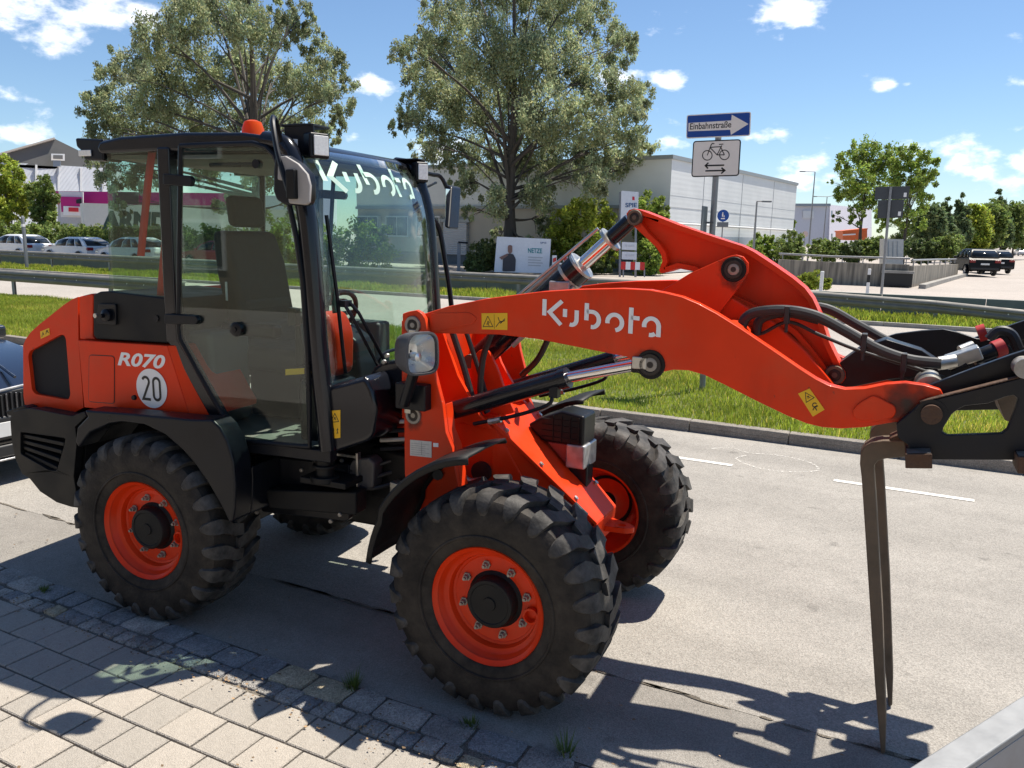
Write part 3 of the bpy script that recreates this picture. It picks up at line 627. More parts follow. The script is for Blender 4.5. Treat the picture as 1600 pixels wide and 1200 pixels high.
# windscreen: curved sheet
def wsu(s_, z): return apu(z)+.012+.085*(1-(s_/.585)**2)-(.0 if z < 2.2 else .35*(z-2.2)**2*4)
def wss(z): return .565
G = [[(wsu(s_, z), s_, z) for s_ in np.linspace(-.565, .55, 15)] for z in np.linspace(1.17, 2.36, 16)]
ws = MB().grid(G).build('windscreen', M_glw, loader, solid=.006)
KUB = [[(.085, .32), (.085, 1.02)], [(.80, 1.02), (.30, .50), (.78, .0)],
       [(.93, .70), (.93, .36)], [(1.40, .70), (1.40, .34)]+arc(1.20, .30, .20, -8, -110, 8, .24),
       [(1.79, 1.05), (1.79, .33)], [(1.79, .70), (1.95, .71)]+arc(2.02, .39, .26, 88, -100, 12, .32),
       arc(2.89, .38, .28, 192, -82, 18, .32),
       [(3.50, 1.07), (3.50, .0)], [(3.50, .66), (3.82, .66)],
       arc(4.27, .40, .27, 192, 8, 12, .32)+[(4.54, .0)], arc(4.24, .34, .26, -48, -100, 5, .30)]
V2, F2 = strokes2d(KUB, .17)
b = MB()
for x, y in V2:
    s_ = -.47+.80*x/4.6; z = 2.175+.135*y; b.v.append((wsu(s_, z)+.006, s_, z))
b.f = list(F2); b.build('screen_lettering', mat('pale green lettering', (.46, .62, .53), .5, var=.03), ws, smooth=False)
# dark tint band inside the top of the screen
# interior
seat = MB().box((.33, 0, 1.30), (.46, .48, .13)).build('seat', M_seat, loader, .04, 3)
MB().prism([(.10, 1.32), (.22, 1.32), (.13, 1.80), (.06, 1.98), (-.02, 1.98), (.0, 1.75)], -.23, .23, 's').build('backrest', M_seat, seat, .045, 3)
MB().prism([(.01, 2.0), (.08, 2.0), (.06, 2.17), (-.01, 2.17)], -.13, .13, 's').build('headrest', M_seat, seat, .03)
for k in range(3): MB().box((.155-.03*k, 0, 1.44+.13*k), (.10, .40, .10)).build('seat_bolster', mat('lighter seat fabric', (.055, .05, .045), .9, var=.2, scale=60), seat, .03, 3)
MB().box((.09, -.245, 1.66), (.012, .004, .10)).build('seat_label', M_white, seat)
MB().box((.30, -.31, 1.47), (.36, .07, .07)).build('armrest', M_blk, seat, .02); MB().box((.35, .0, 1.12), (.34, .40, .28)).build('suspension', M_blk2, seat, .02)
MB().prism([(.74, 1.0), (.86, 1.0), (.80, 1.42), (.68, 1.50), (.66, 1.45)], -.09, .09, 's').build('steering_column', M_blk, loader, .02)
sw = [(.62+.045*math.cos(a), .18*math.cos(a)*0+.18*math.sin(a), 1.545+.12*math.cos(a)) for a in np.linspace(0, 2*math.pi, 33)]
MB().tube(sw, .014, 8).tube([(.70, 0, 1.48), (.62, 0, 1.545)], .022, 8).tube([(.62, -.17, 1.545), (.62, .17, 1.545)], .012, 6).build('steering_wheel', M_blk, loader)
MB().box((.45, 0, .955), (.98, 1.1, .02)).build('cab_floor', mat('ribbed floor mat', (.16, .15, .135), .8, var=.2, scale=12), loader)
MB().box((.06, -.36, 1.22), (.30, .30, .5)).build('side_console', M_int, loader, .03)
MB().box((.0, .40, 1.24), (.34, .24, .54)).box((-.22, 0, 1.36), (.16, 1.1, .5)).build('rear_console', M_int, loader, .03)
cns = MB().box((.42, .42, 1.22), (.5, .14, .5)).build('control_console', mat('grey green console', (.075, .085, .085), .6, var=.1), loader, .02)
for k in range(5): MB().box((.24+.075*k, .345, 1.22), (.03, .012, .36)).build('vent_slat', M_blk2, cns, .003)
can = MB().prism(rounded([(.74, 1.28), (.90, 1.28), (.91, 1.50), (.86, 1.60), (.78, 1.60), (.73, 1.50)], .05), -.44, -.26, 's').build('red_canister', M_red, loader, .03, 3)
MB().box((.81, -.36, 1.11), (.2, .24, .32)).build('pedal_box', M_blk, loader, .03)
MB().prism(RP([(447, 577), (476, 575), (476, 584), (447, 586)], -.44), -.446, -.441, 's').build('canister_label', M_yel, can)
MB().tube([(.90, -.42, 1.60), (.88, -.42, 1.78)], .014, 8).build('grab_bar', mat('dark green bar', (.03, .07, .05), .4), loader)
M_strap = mat('red belt webbing', (.55, .03, .02), .7, var=.1)
for P in ([(238, 234), (232, 280), (226, 340), (220, 400)], [(262, 300), (258, 380), (251, 462)]):
    c3 = [(*rl(x, y, -.58),) for x, y in P]; b = MB().grid([[(c[0]-.03, -.575, c[1]) for c in c3], [(c[0]+.03, -.585, c[1]) for c in c3]]); b.build('belt_strap', M_strap, loader, solid=.002)
# cab roof lamps, beacon, aerial
def worklamp(px, s0, s1, lens_px, sl, name, lab):
    w = plate('work_lamp', rounded(RP(px, s0), .01), s0, s1, M_blk, bevel=.006)
    return w
u_, z_ = .72, 2.40
def lampbox(c, d, rz, name='work_lamp'):
    c = np.array(c, float); e = MB().box(c, d, rz).build(name, M_blk, loader, .012, 3)
    f = np.array([math.cos(rz), math.sin(rz), 0]); p = c+f*(d[0]/2+.002)
    MB().box(p, (.006, d[1]*.68, d[2]*.72), rz).build('reflector', M_refl, e, .004)
    MB().box(p+f*.006, (.006, d[1]*.72, d[2]*.76), rz).build('lens', mat('lamp diffuser', (.80, .79, .75), .12, var=.10, scale=90), e, .004); return e
lb = lampbox((.865, -.495, 2.37), (.07, .105, .115), -.40)
MB().box((.80, -.53, 2.395), (.16, .012, .14)).box((.79, -.47, 2.46), (.17, .14, .012)).build('lamp_bracket', M_steel, lb, .004)
MB().prism(RP([(458, 217), (465, 217.5), (465, 231), (458, 230.5)], -.54), -.5405, -.539, 's').build('lamp_sticker', M_white, lb)
rb_ = lampbox((.835, .55, 2.335), (.06, .085, .115), -.55)
MB().prism([(.70, 2.40), (.84, 2.41), (.83, 2.26), (.81, 2.12), (.765, 2.10), (.755, 2.26)], .59, .602, 's').box((.76, .56, 2.405), (.17, .10, .01)).build('lamp_bracket', M_steel, rb_, .004)
rw = MB().prism(RP([(122, 216), (166, 218), (167, 252), (137, 250), (131, 236), (124, 230)], -.58), -.60, -.48, 's').build('rear_work_lamp', M_blk, loader, .01)
MB().box((-.455, -.606, 2.352), (.085, .006, .03)).build('lens', mat('lamp diffuser', (.75, .74, .70), .25), rw, .003)
lampbox((-.40, .52, 2.37), (.08, .12, .10), math.pi)
bc = MB().lathe([(0, .075), (.02, .075), (.022, .066), (.10, .058), (.135, .045), (.145, .02), (.147, 0)], (.105, .0, 2.43), (0, 0, 1), 28).build('beacon', M_amber, loader)
MB().lathe([(-.03, .07), (.018, .08), (.018, 0)], (.105, 0, 2.425), (0, 0, 1), 24).build('beacon_base', M_blk, bc)
# mirrors
def mirror_near():
    hp = [(433, 247), (438, 241), (450, 243), (470, 256), (484, 272), (487, 285), (486, 312), (483, 320), (470, 322), (448, 320), (436, 313), (431, 300), (431, 270)]
    b = MB().prism(RP(hp, -.80), -.82, -.76, 's'); hs = b.build('mirror', M_blk, loader, .018, 3)
    g = RP([(437, 245), (448, 244), (468, 256), (482, 272), (486.5, 290), (485, 317), (480, 320.5), (454, 318), (451, 300), (446, 283), (436, 281)], -.825)
    plate('mirror_shell', g, -.838, -.818, mat('grey mirror plastic', (.33, .31, .29), .6, var=.1), hs, bevel=.006)
    pts = [(*rl(426, 192, -.78),), (*rl(428, 196, -.78),), (*rl(441, 240, -.80),), (*rl(455, 298, -.83),)]
    MB().tube(catmull([(.76, -.60, 2.34), (.80, -.70, 2.46), (pts[0][0], -.78, pts[0][1]), (pts[2][0], -.83, pts[2][1]), (pts[3][0], -.85, pts[3][1])], 5), .012, 8).build('mirror_arm', M_blk, hs)
    p = rl(458, 288, -.84); MB().box((p[0], -.848, p[1]), (.045, .03, .12)).build('clamp', M_blk2, hs, .006)
    return hs
mirror_near()
mf = MB().hexa([(.865+a, .80+b_+c*.10, 2.16+c*.13-a*.4) for c in (-1, 1) for a, b_ in ((0, .16), (.035, .15), (.035, .01), (0, .02))]).xf(lambda p: (p[0]-.04*(p[2]-2.16)/.13, p[1]+.09*(2.16-p[2])/.13*0, p[2])).build('mirror', M_blk, loader, .012, 3)
MB().box((.858, .885, 2.16), (.005, .10, .20), 0).build('mirror_glass', M_chrome, mf, .002)
pA = [(.73, .60, 2.33), (.74, .68, 2.345), (.76, .84, 2.345), (.80, .91, 2.32), (.87, .93, 2.14), (.885, .93, 2.08)]
MB().tube(catmull(pA, 5), .013, 8).tube([(.78, .62, 2.23), (.76, .90, 2.30)], .008, 6).build('mirror_arm', M_blk, mf)
MB().tube(catmull([(.80, .60, 2.12), (.82, .68, 2.10), (.86, .74, 2.02), (.89, .76, 1.85), (.93, .78, 1.55), (.95, .78, 1.20)], 5), .016, 8).build('handrail', M_blk, loader)
# wiper
wp = MB().tube([(1.10, -.32, 1.30), (1.03, -.48, 1.60), (1.0, -.50, 1.66)], .009, 6).tube([(1.12, -.27, 1.30), (1.045, -.44, 1.61), (1.01, -.47, 1.665)], .009, 6).build('wiper_arm', M_blk, loader)
MB().tube([(.985, -.47, 1.32), (.965, -.50, 1.70), (.93, -.52, 2.06)], .010, 6).box((1.0, -.48, 1.655), (.03, .06, .03)).build('wiper_blade', M_blk, wp)
# front cowl of the cab and chassis below
cw = RP([(506, 606), (520, 602), (566, 589), (573, 592), (582, 612), (588, 642), (583, 682), (574, 690), (507, 713)], -.60)
cowl = plate('cowl', cw, -.60, .58, M_gloss, bevel=.025, seg=4)
cc2 = RP([(571, 596), (584, 574), (596, 566.5), (634, 560), (636, 578), (634, 615), (600, 628), (588, 630)], -.40)
plate('cowl_cover', cc2, -.40, .36, M_gloss, cowl, bevel=.018, seg=3)
for x, y in ((578, 592), (587, 622), (599, 566), (604, 556)):
    p = rl(x, y, -.41); MB().lathe([(0, .012), (-.012, .010), (-.014, 0)], (p[0], -.40, p[1]), (0, 1, 0), 10).build('bolt', M_zinc, cowl)
MB().tube(catmull([(wsu(-.30, 1.2)+.05, -.33, 1.22), (wsu(-.30, 1.2)+.06, -.33, 1.36), (wsu(-.3, 1.2)+.06, -.26, 1.40), (wsu(-.3, 1.2)+.06, -.12, 1.40), (wsu(-.3, 1.2)+.05, -.05, 1.36), (wsu(-.3, 1.2)+.04, -.05, 1.2)], 4), .008, 6).build('guard_bar', M_blk, cowl)
st, at = sticker('warning_sticker', [(515, 642), (532, 640.5), (532, 684), (515, 685.5)], -.601, cowl)
symbol('symbol', TRI+GLY, at, -.601, st, .07, x0=.08, y0=.54, sx=.84, sy=.40); symbol('symbol', GEAR, at, -.601, st, .16, x0=.10, y0=.08, sx=.42, sy=.34); symbol('symbol', MAN, at, -.601, st, .14, x0=.58, y0=.12, sx=.32, sy=.28)
chs = MB().box((.62, 0, .72), (1.0, .62, .44)).build('chassis', M_blk2, loader, .02)
plate('frame_plate', RP([(398, 712), (545, 726), (545, 812), (540, 815), (410, 800), (396, 770)], -.46), -.46, -.42, M_steel, chs, bevel=.006)
plate('step_box', RP([(400, 770), (545, 775), (545, 812), (408, 800)], -.62), -.56, -.46, M_blk2, chs, bevel=.01)
MB().cyl((.92, -.56, .82), (.92, -.56, .93), .045).cyl((.92, -.56, .80), (.92, -.56, .83), .07).cyl((.92, -.56, .87), (.92, -.56, .885), .06).box((.93, -.52, .80), (.26, .16, .03)).build('cab_mount', M_blk2, chs, .004)
bx_ = MB().box((1.17, -.30, .80), (.26, .14, .26), -.25).build('hinge_block', M_blk2, chs, .015); MB().box((1.25, -.42, .74), (.08, .06, .12), -.25).build('valve_block', M_zinc, bx_, .006)
for k in range(4):
    MB().tube(catmull([(.98, -.25+.05*k, 1.05-.03*k), (1.15, -.30+.04*k, .95-.03*k), (1.35, -.22+.05*k, 1.06-.02*k)], 6), .013, 8).build('hydraulic_hose', M_hose, chs)
for k in range(5):
    MB().cyl((1.12+.0*k, -.38, 1.12-.045*k), (1.40, -.30, 1.145-.045*k), .012, 8).build('hydraulic_pipe', M_zinc if k % 2 else M_blk, chs)
plate('pivot_plate', RP([(606, 702), (612, 701), (634, 712), (640, 740), (632, 745), (622, 735)], -.18), -.20, -.16, M_red, chs, bevel=.004)
MB().prism(RP([(548, 728), (556, 716), (580, 713), (590, 722), (588, 760), (552, 770)], -.42), -.45, -.36, 's').build('hinge_cover', mat('worn grey casting', (.10, .095, .09), .55, metal=.3, var=.3, scale=12), chs, .012, 3)
for x, y in ((533, 720), (534, 805), (420, 792), (470, 735), (548, 795)):
    p = rl(x, y, -.47); MB().lathe([(0, .011), (-.009, .010), (-.010, 0)], (p[0], -.561 if y > 765 else -.461, p[1]), (0, 1, 0), 6).build('bolt', M_pin, chs)
for k in range(3):
    MB().tube(catmull([(.72+.05*k, -.42, .93), (.80+.05*k, -.47, .86-.03*k), (1.0+.04*k, -.44, .83-.04*k), (1.22, -.34, .90-.06*k)], 6), .011, 8).build('hydraulic_hose', M_hose, chs)
MB().box((1.04, -.455, .845), (.012, .03, .17)).box((.80, -.45, .905), (.46, .014, .014)).build('edge_highlight', M_zinc, chs, .002)  # bright zinc strips added as painted highlights along the plate edges
cvs = MB().prism(rounded([(.56, 1.30), (.62, 1.30), (.60, 1.52), (.57, 1.52)], .012), -.30, -.26, 's').build('control_lever', M_blk, loader, .01); MB().lathe([(0, .0), (.01, .022), (.05, .025), (.07, .012), (.072, 0)], (.585, -.28, 1.51), (0, 0, 1), 14).build('lever_knob', M_blk2, cvs)
mon = MB().box((.80, -.40, 1.72), (.03, .12, .16), .3).build('monitor', M_blk, loader, .01); MB().tube([(.82, -.44, 1.62), (.86, -.52, 1.52)], .010, 6).build('monitor_arm', M_blk, mon)
# ---- front frame
TWR = [(629.5, 490), (640, 486.5), (651, 484.5), (659, 489), (664.5, 498), (668, 515), (673, 545), (680, 585), (692, 632), (697, 675), (707, 700), (718, 770), (690, 805), (640, 790), (633, 740)]
tp = FP(TWR, -.47)
tower = plate('loader_tower', tp, -.475, -.445, M_red, front=True, bevel=.005); plate('loader_tower', tp, .445, .475, M_red, front=True, bevel=.005)
tin = inset(tp, .02); MB().prism([(p[0], p[1]) for p in tp if p[1] < 1.32], -.445, -.38, 's').xf(fr).build('tower_web', M_red, tower, .004)
def pin(name, x, y, s0, s1, r, m1, parent, front=True, r2=None):
    p = fl(x, y, s0) if front else rl(x, y, s0)
    b = MB().lathe([(.02, r), (0, r), (-.007, r*.93), (-.007, r*.66), (-.002, r*.60), (-.002, r*.30), (-.006, r*.27), (-.006, 0)], (p[0], s0, p[1]), (0, 1, 0), 24)
    if front: b.xf(fr)
    o = b.build(name, M_pin if m1 is M_zinc else m1, parent)
    b = MB().lathe([(-.0025, r*.62), (-.0045, r*.5), (-.0045, r*.2), (-.0035, 0)], (p[0], s0, p[1]), (0, 1, 0), 20)
    if front: b.xf(fr)
    b.build('pin_core', M_greasy if r2 is not True else M_pin, parent)
    if r2 is True: o.data.materials[0] = M_greasy
    return o, p
for x, y in ((645, 508), (646, 649)):
    pin('pivot_pin', x, y, -.476, 0, .042, M_zinc, tower); p = fl(x, y, -.476)
    MB().box((p[0]-(.0 if y < 600 else .028), -.481, p[1]+(-.045 if y < 600 else .032)), (.034, .008, .05)).xf(fr).build('pin_lock', M_zinc, tower, .003)
sp_ = FP([(641, 687), (674.5, 690), (674.5, 715), (641, 711.5)], -.476); pl = MB().prism(sp_, -.478, -.4752, 's').xf(fr).build('type_plate', mat('pale type plate', (.62, .60, .54), .5, var=.06, scale=50), tower)
q_ = [np.array(p) for p in sp_]; at2 = lambda x, y: q_[3]+(q_[2]-q_[3])*x+(q_[0]-q_[3])*y
V2, F2 = strokes2d([[(.06, .12+.135*k), (.9 if k % 2 else .72, .12+.135*k)] for k in range(6)]+[[(.55, .1), (.55, .95)]], .018); MB().add([fr((at2(x, y)[0], -.4786, at2(x, y)[1])) for x, y in V2], F2).build('print', mat('grey print', (.22, .22, .2), .6), pl, smooth=False)
MB().prism(FP([(677, 692), (685, 692.5), (685, 698.5), (677, 698)], -.476), -.4775, -.4752, 's').xf(fr).build('small_plate', M_white, tower)
# hull and sloping deck
hull = MB()
hull.hexa([fr(p) for p in [(-.80, -.25, .42), (.16, -.16, .36), (.16, .16, .36), (-.80, .25, .42), (-.80, -.25, 1.16), (-.29, -.215, 1.115), (-.29, .215, 1.115), (-.80, .25, 1.16)]])
hull.hexa([fr(p) for p in [(-.29, -.214, .5), (.205, -.125, .52), (.205, .125, .52), (-.29, .214, .5), (-.29, -.214, 1.11), (.205, -.125, .655), (.205, .125, .655), (-.29, .214, 1.11)]])
hull_o = hull.build('front_frame', M_red, loader, .006)
dk = MB().hexa([fr(p) for p in [(-.30, -.235, 1.112), (.225, -.145, .652), (.225, .145, .652), (-.30, .235, 1.112), (-.29, -.235, 1.130), (.235, -.145, .668), (.235, .145, .668), (-.29, .235, 1.130)]]).build('deck_plate', M_red, hull_o, .005)
MB().hexa([fr(p) for p in [(.20, -.145, .55), (.222, -.145, .54), (.222, .145, .54), (.20, .145, .55), (.215, -.145, .652), (.235, -.145, .665), (.235, .145, .665), (.215, .145, .652)]]).build('nose_plate', M_red, hull_o, .004)
for s_ in (-.10, .10):
    MB().prism(rounded(FP([(735, 640), (738, 560), (752, 545), (765, 548), (778, 575), (790, 610), (806, 645), (770, 652)], s_), .02), s_-.012, s_+.012, 's').xf(fr).build('cylinder_bracket', M_red, hull_o, .004)
for s_ in (-.235, .235):
    MB().prism([(-.62, 1.10), (-.62, 1.56), (-.56, 1.56), (-.46, 1.32), (-.34, 1.14), (-.27, 1.08)], s_-.012, s_+.012, 's').xf(fr).build('inner_gusset', M_red, hull_o, .004)
MB().box((-.63, 0, 1.36), (.03, .9, .46)).xf(fr).build('tower_crossplate', M_red, hull_o, .004)
te = MB().prism(rounded([(.21, -.02), (.34, .0), (.37, .035), (.34, .07), (.21, .12)], .03), .585, .612, 'z', [[(.30+.022*math.cos(a), .035+.018*math.sin(a)) for a in np.linspace(0, 2*math.pi, 14, endpoint=False)]]).xf(fr).build('tow_eye', M_red, hull_o, .004)
for uu, k in ((-.22, -1), (-.05, -1), (.12, -1), (-.22, 1), (-.05, 1), (.12, 1)):
    zz = 1.130-(uu+.29)*.88; ss = k*(.21-.17*(uu+.29)); MB().lathe([(0, .013), (.012, .012), (.014, 0)], fr((uu, ss, zz-.002)), (.66, 0, .75), 8).build('bolt', M_zinc, dk)
p = fl(750, 738, -.24); MB().lathe([(.02, .05), (-.012, .05), (-.014, 0)], (p[0], -.228, p[1]), (0, 1, 0), 20).xf(fr).build('cover_hole', M_ink, hull_o)
MB().tube(catmull([(p[0]+.02, -.24, p[1]-.03), (p[0]-.05, -.26, p[1]-.04), (p[0]-.10, -.28, p[1]+.02)], 5), .012, 8).xf(fr).build('brake_pipe', M_zinc, hull_o)
# battery isolator box taped on the deck
bxp = [(-.12, .985), (.10, .985), (.10, 1.135), (-.02, 1.15), (-.14, 1.10), (-.20, 1.06)]
jb = MB().prism(bxp, .0, .17, 's').xf(fr).build('socket_box', M_blk, hull_o, .015, 3)
MB().prism([(-.10, .985), (.095, .985), (.095, .90), (.02, .87)], .01, .16, 's').xf(fr).build('lens', mat('dull red lens', (.25, .04, .03), .35, var=.15), jb, .008)
MB().box((.06, .085, .93), (.10, .18, .12)).xf(fr).build('tape_wrap', M_tape, jb, .01)
MB().box((.06, .085, .83), (.10, .12, .12), .1).xf(fr).build('box_foot', M_blk, jb, .01)
for k in range(4): MB().box((-.06+.045*k, -.002, 1.06), (.004, .006, .13)).box((-.02, -.002, 1.015+.03*k), (.2, .006, .003)).xf(fr).build('cage_wire', M_blk2, jb)
# front fenders
def fender(sg):
    b = MB(); G = []; A = np.linspace(172, 98, 16)
    for s_, dr in ((.84, -.035), (.838, 0), (.83, .012), (.66, .018), (.49, .010), (.48, -.02)):
        G.append([fr((.60*1.0*math.cos(rad(a))*1.0*(1+dr)+(.02 if a > 150 else 0), sg*s_, .485+.625*math.sin(rad(a))*(1+dr))) for a in A])
    b.grid(G); o = b.build('front_fender', M_blk2, loader, solid=.010)
    MB().tube([fr((-.42, sg*.50, .90)), fr((-.50, sg*.30, .86))], .025, 8).build('fender_stay', M_steel, o)
    return o
fender(-1); fender(1)
# headlamps
def headlamp(sg):
    cu, cz = -.47, 1.475; s0 = sg*.60
    def sec(u, w, h, n=24, e=.52):
        o = []
        for k in range(n):
            a = 2*math.pi*k/n; c, s_ = math.cos(a), math.sin(a)
            o.append((cu+u, s0+w*math.copysign(abs(c)**e, c)*(1-.06*s_), cz+h*math.copysign(abs(s_)**e, s_)))
        return o
    S = [sec(-.11, .02, .02), sec(-.105, .045, .05), sec(-.07, .066, .074), sec(-.02, .079, .088), (sec(.035, .085, .095)), sec(.05, .085, .095), sec(.052, .076, .086), sec(.035, .073, .083)]
    b = MB(); n = 24; b.add([p for q in S for p in q], [(i*n+k, i*n+(k+1) % n, (i+1)*n+(k+1) % n, (i+1)*n+k) for i in range(len(S)-1) for k in range(n)]+[tuple(range(n))])
    rot = lambda p: (cu+math.cos(.42)*(p[0]-cu)-sg*math.sin(.42)*(p[1]-s0), s0+math.cos(.42)*(p[1]-s0)+sg*math.sin(.42)*(p[0]-cu), p[2])
    fr2 = lambda p: fr(rot(p)); h = b.xf(fr2).build('headlamp', mat('grey lamp housing', (.07, .07, .075), .55, var=.2), loader)
    R_ = [sec(.035, .073, .083), sec(.0, .06, .066), sec(-.04, .03, .034), sec(-.045, .005, .005)]
    MB().add([p for q in R_ for p in q], [(i*n+k, i*n+(k+1) % n, (i+1)*n+(k+1) % n, (i+1)*n+k) for i in range(3) for k in range(n)]).xf(fr2).build('reflector', M_refl, h)
    MB().add(sec(.042, .075, .085)+sec(.048, .06, .07), [(k, (k+1) % n, n+(k+1) % n, n+k) for k in range(n)]+[tuple(range(n, 2*n))]).xf(fr2).build('lens', M_lens, h)
    MB().lathe([(0, .02), (.035, .018), (.04, 0)], (cu-.02, s0, cz-.02), (1, 0, 0), 14).xf(fr2).build('bulb', M_refl, h)
    MB().tube([(cu-.01, s0, cz-.08), (cu-.09, sg*.56, cz-.25)], .026, 8).box((cu-.08, sg*.50, cz-.22), (.16, .06, .12)).xf(fr).build('lamp_stalk', M_steel, h, .006)
    return h
headlamp(-1)
# ---- lift arms
ARM = [(640, 500), (655, 492), (668, 488.5), (700, 478.5), (760, 466.5), (845, 455.5), (900, 452), (970, 450.5), (1015, 453), (1040, 457.5), (1065, 463.5), (1090, 474), (1120, 490), (1160, 515), (1210, 548.5), (1250, 576), (1275, 592), (1295, 602), (1320, 608), (1350, 607), (1385, 600), (1415, 598), (1445, 602), (1470, 609), (1480, 630), (1478, 655), (1455, 668), (1425, 662), (1400, 659.5), (1350, 668), (1315, 670), (1285, 668), (1260, 662), (1230, 650), (1180, 626), (1135, 603), (1100, 586), (1075, 579), (1052, 578), (1037, 581), (1025, 586.5), (1010, 587), (998, 580), (992, 568), (980, 558), (930, 548), (890, 540), (840, 530), (780, 523), (720, 521.5), (672, 521), (650, 522)]
ap = FP(ARM, -.44)
arms = []
for sg in (-1, 1):
    a = plate('lift_arm', ap, sg*.44, sg*.385, M_red, front=True, bevel=.006); arms.append(a)
    hx = rounded(FP([(1330, 642), (1343, 628), (1366, 616), (1398, 633), (1401, 642), (1396, 652), (1366, 658), (1338, 656)], -.44), .02)
    plate('arm_boss', hx, sg*.454, sg*.435, M_red, a, front=True, bevel=.005)
    rp = rounded(FP([(672, 489), (735, 488), (746, 497), (740, 506), (700, 515), (672, 519)], -.44), .02); plate('arm_reinforcement', rp, sg*.444, sg*.435, M_red, a, front=True, bevel=.003)
arm = arms[0]
u0, z0 = fl(847, 504, -.441); u1, z1 = fl(1032, 527, -.441); V2, F2 = strokes2d(KUB, .17)
ln_ = (u1-u0)/4.62
MB().add([fr((u0+x*ln_, -.4425, z0+(z1-z0)*x/4.62+y*.098)) for x, y in V2], F2).build('arm_lettering', M_white, arm, smooth=False)
st, at = sticker('warning_sticker', [(752.5, 489.5), (793, 489), (793, 515.5), (753, 514.5)], -.441, arm, front=True)
symbol('symbol', TRI+[[(.4, .25), (.5, .5), (.62, .45), (.5, .3), (.62, .18)]], at, -.441, st, .05, True, x0=.02, y0=.08, sx=.46, sy=.84); symbol('symbol', [[(.1, .1), (.35, .4), (.9, .6)], [(.3, .85), (.4, .55), (.7, .5)], [(.5, .35), (.9, .75)]], at, -.441, st, .06, True, x0=.52, y0=.1, sx=.44, sy=.8); symbol('symbol', [[(.5, .05), (.5, .95)]], at, -.441, st, .012, True)
st, at = sticker('warning_sticker', [(1247, 615), (1265, 607), (1288.5, 640), (1270, 651)], -.441, arm, front=True)
symbol('symbol', TRI+GLY, at, -.441, st, .06, True, x0=.1, y0=.52, sx=.8, sy=.42); symbol('symbol', [[(.2, .3), (.5, .5), (.8, .4)], arc(.6, .62, .2, 0, 330, 8), [(.5, .5), (.5, .1)]], at, -.441, st, .09, True, x0=.1, y0=.08, sx=.8, sy=.4)
MB().cyl((.80, -.39, 1.575), (.80, .39, 1.575), .085).xf(fr).build('arm_cross_tube', M_red, arm)
MB().prism(FP([(1110, 500), (1150, 462), (1215, 500), (1265, 545), (1310, 600), (1330, 640), (1240, 620), (1150, 560)], 0), -.11, .11, 's').xf(fr).build('arm_cross_box', M_red, arm, .01)
# lift cylinders
for sg in (-1, 1):
    a, c_, e = (-.50, sg*.335, 1.145), (.135, sg*.335, 1.380), (.50, sg*.335, 1.478)
    lc = MB().tube([a, (a[0]+.05*.93, a[1], a[2]+.05*.36), c_], .042, 18).tube([(.105, sg*.335, 1.368), (.14, sg*.335, 1.3815)], .047, 18).xf(fr).build('lift_cylinder', M_gloss, loader)
    MB().tube([c_, (.44, sg*.335, 1.4625)], .025, 16).xf(fr).build('piston_rod', M_chrome, lc)
    MB().box((.475, sg*.335, 1.472), (.09, .075, .075)).cyl((.505, sg*.285, 1.478), (.505, sg*.38, 1.478), .055, 20).xf(fr).build('rod_eye', M_steel, lc, .006)
    MB().tube(catmull([(-.30, sg*.38, 1.13), (-.10, sg*.385, 1.19), (.06, sg*.375, 1.255), (.08, sg*.36, 1.30)], 4), .009, 8).box((.085, sg*.35, 1.315), (.04, .04, .05)).xf(fr).build('supply_pipe', M_blk, lc)
    MB().cyl((-.22, sg*.383, 1.15), (-.16, sg*.384, 1.168), .014, 8).xf(fr).build('pipe_fitting', M_zinc, lc)
o_, p = pin('arm_pin', 1016, 570, -.446, 0, .047, M_zinc, arm, r2=True); MB().lathe([(0, .06), (-.004, .058), (-.004, .047)], (p[0], -.441, p[1]), (0, 1, 0), 26).xf(fr).build('grease_ring', M_blk2, arm)
MB().box((p[0]-.045, -.449, p[1]+.004), (.06, .008, .05)).xf(fr).build('pin_lock', M_zinc, arm, .004)
# bell crank
BC = [(980, 334), (984, 328.5), (992, 326), (1004, 329), (1060, 351), (1110, 368), (1160, 384), (1178, 393), (1210, 414), (1240, 435), (1258, 450), (1270, 466), (1282, 492), (1296, 535), (1312, 568), (1321, 580), (1322, 590), (1316, 598), (1305, 600), (1294, 594), (1284, 578), (1262, 548), (1240, 523), (1205, 498), (1165, 478), (1130, 462), (1085, 424), (1060, 419), (1042, 425), (1033, 427), (1031, 422), (1036, 408), (1034, 398), (1026, 386), (1010, 371), (990, 352), (982, 345)]
bcp = FP(BC, -.05); bin_ = inset(bcp, .022)
bcr = plate('bell_crank', bcp, -.062, .062, M_red, front=True, bevel=.004, holes=[bin_[2:-2]])
plate('crank_web', inset(bcp, .012), -.012, .012, M_red, bcr, front=True, bevel=0)
for x, y, r in ((991.5, 340, .035), (1304, 586, .04)):
    pin('crank_pin', x, y, -.066, 0, r, M_forge, bcr)
PB = [(1031, 456), (1045, 447), (1078, 427), (1138, 400.5), (1150, 398), (1161, 401), (1169, 411), (1169, 426), (1150, 455), (1122, 492), (1112, 520), (1040, 470)]
for s_ in (-.135, .135): pv = plate('pivot_bracket', FP(PB, -.145), s_-.012, s_+.012, M_red, arm, front=True, bevel=.004)
o_, p = pin('bracket_pin', 1146, 421, -.15, 0, .04, M_zinc, arm, r2=True); MB().cyl((p[0], -.14, p[1]), (p[0], .14, p[1]), .03).lathe([(0, .052), (-.005, .05), (-.005, .038)], (p[0], -.147, p[1]), (0, 1, 0), 24).xf(fr).build('bracket_bush', M_blk2, arm)
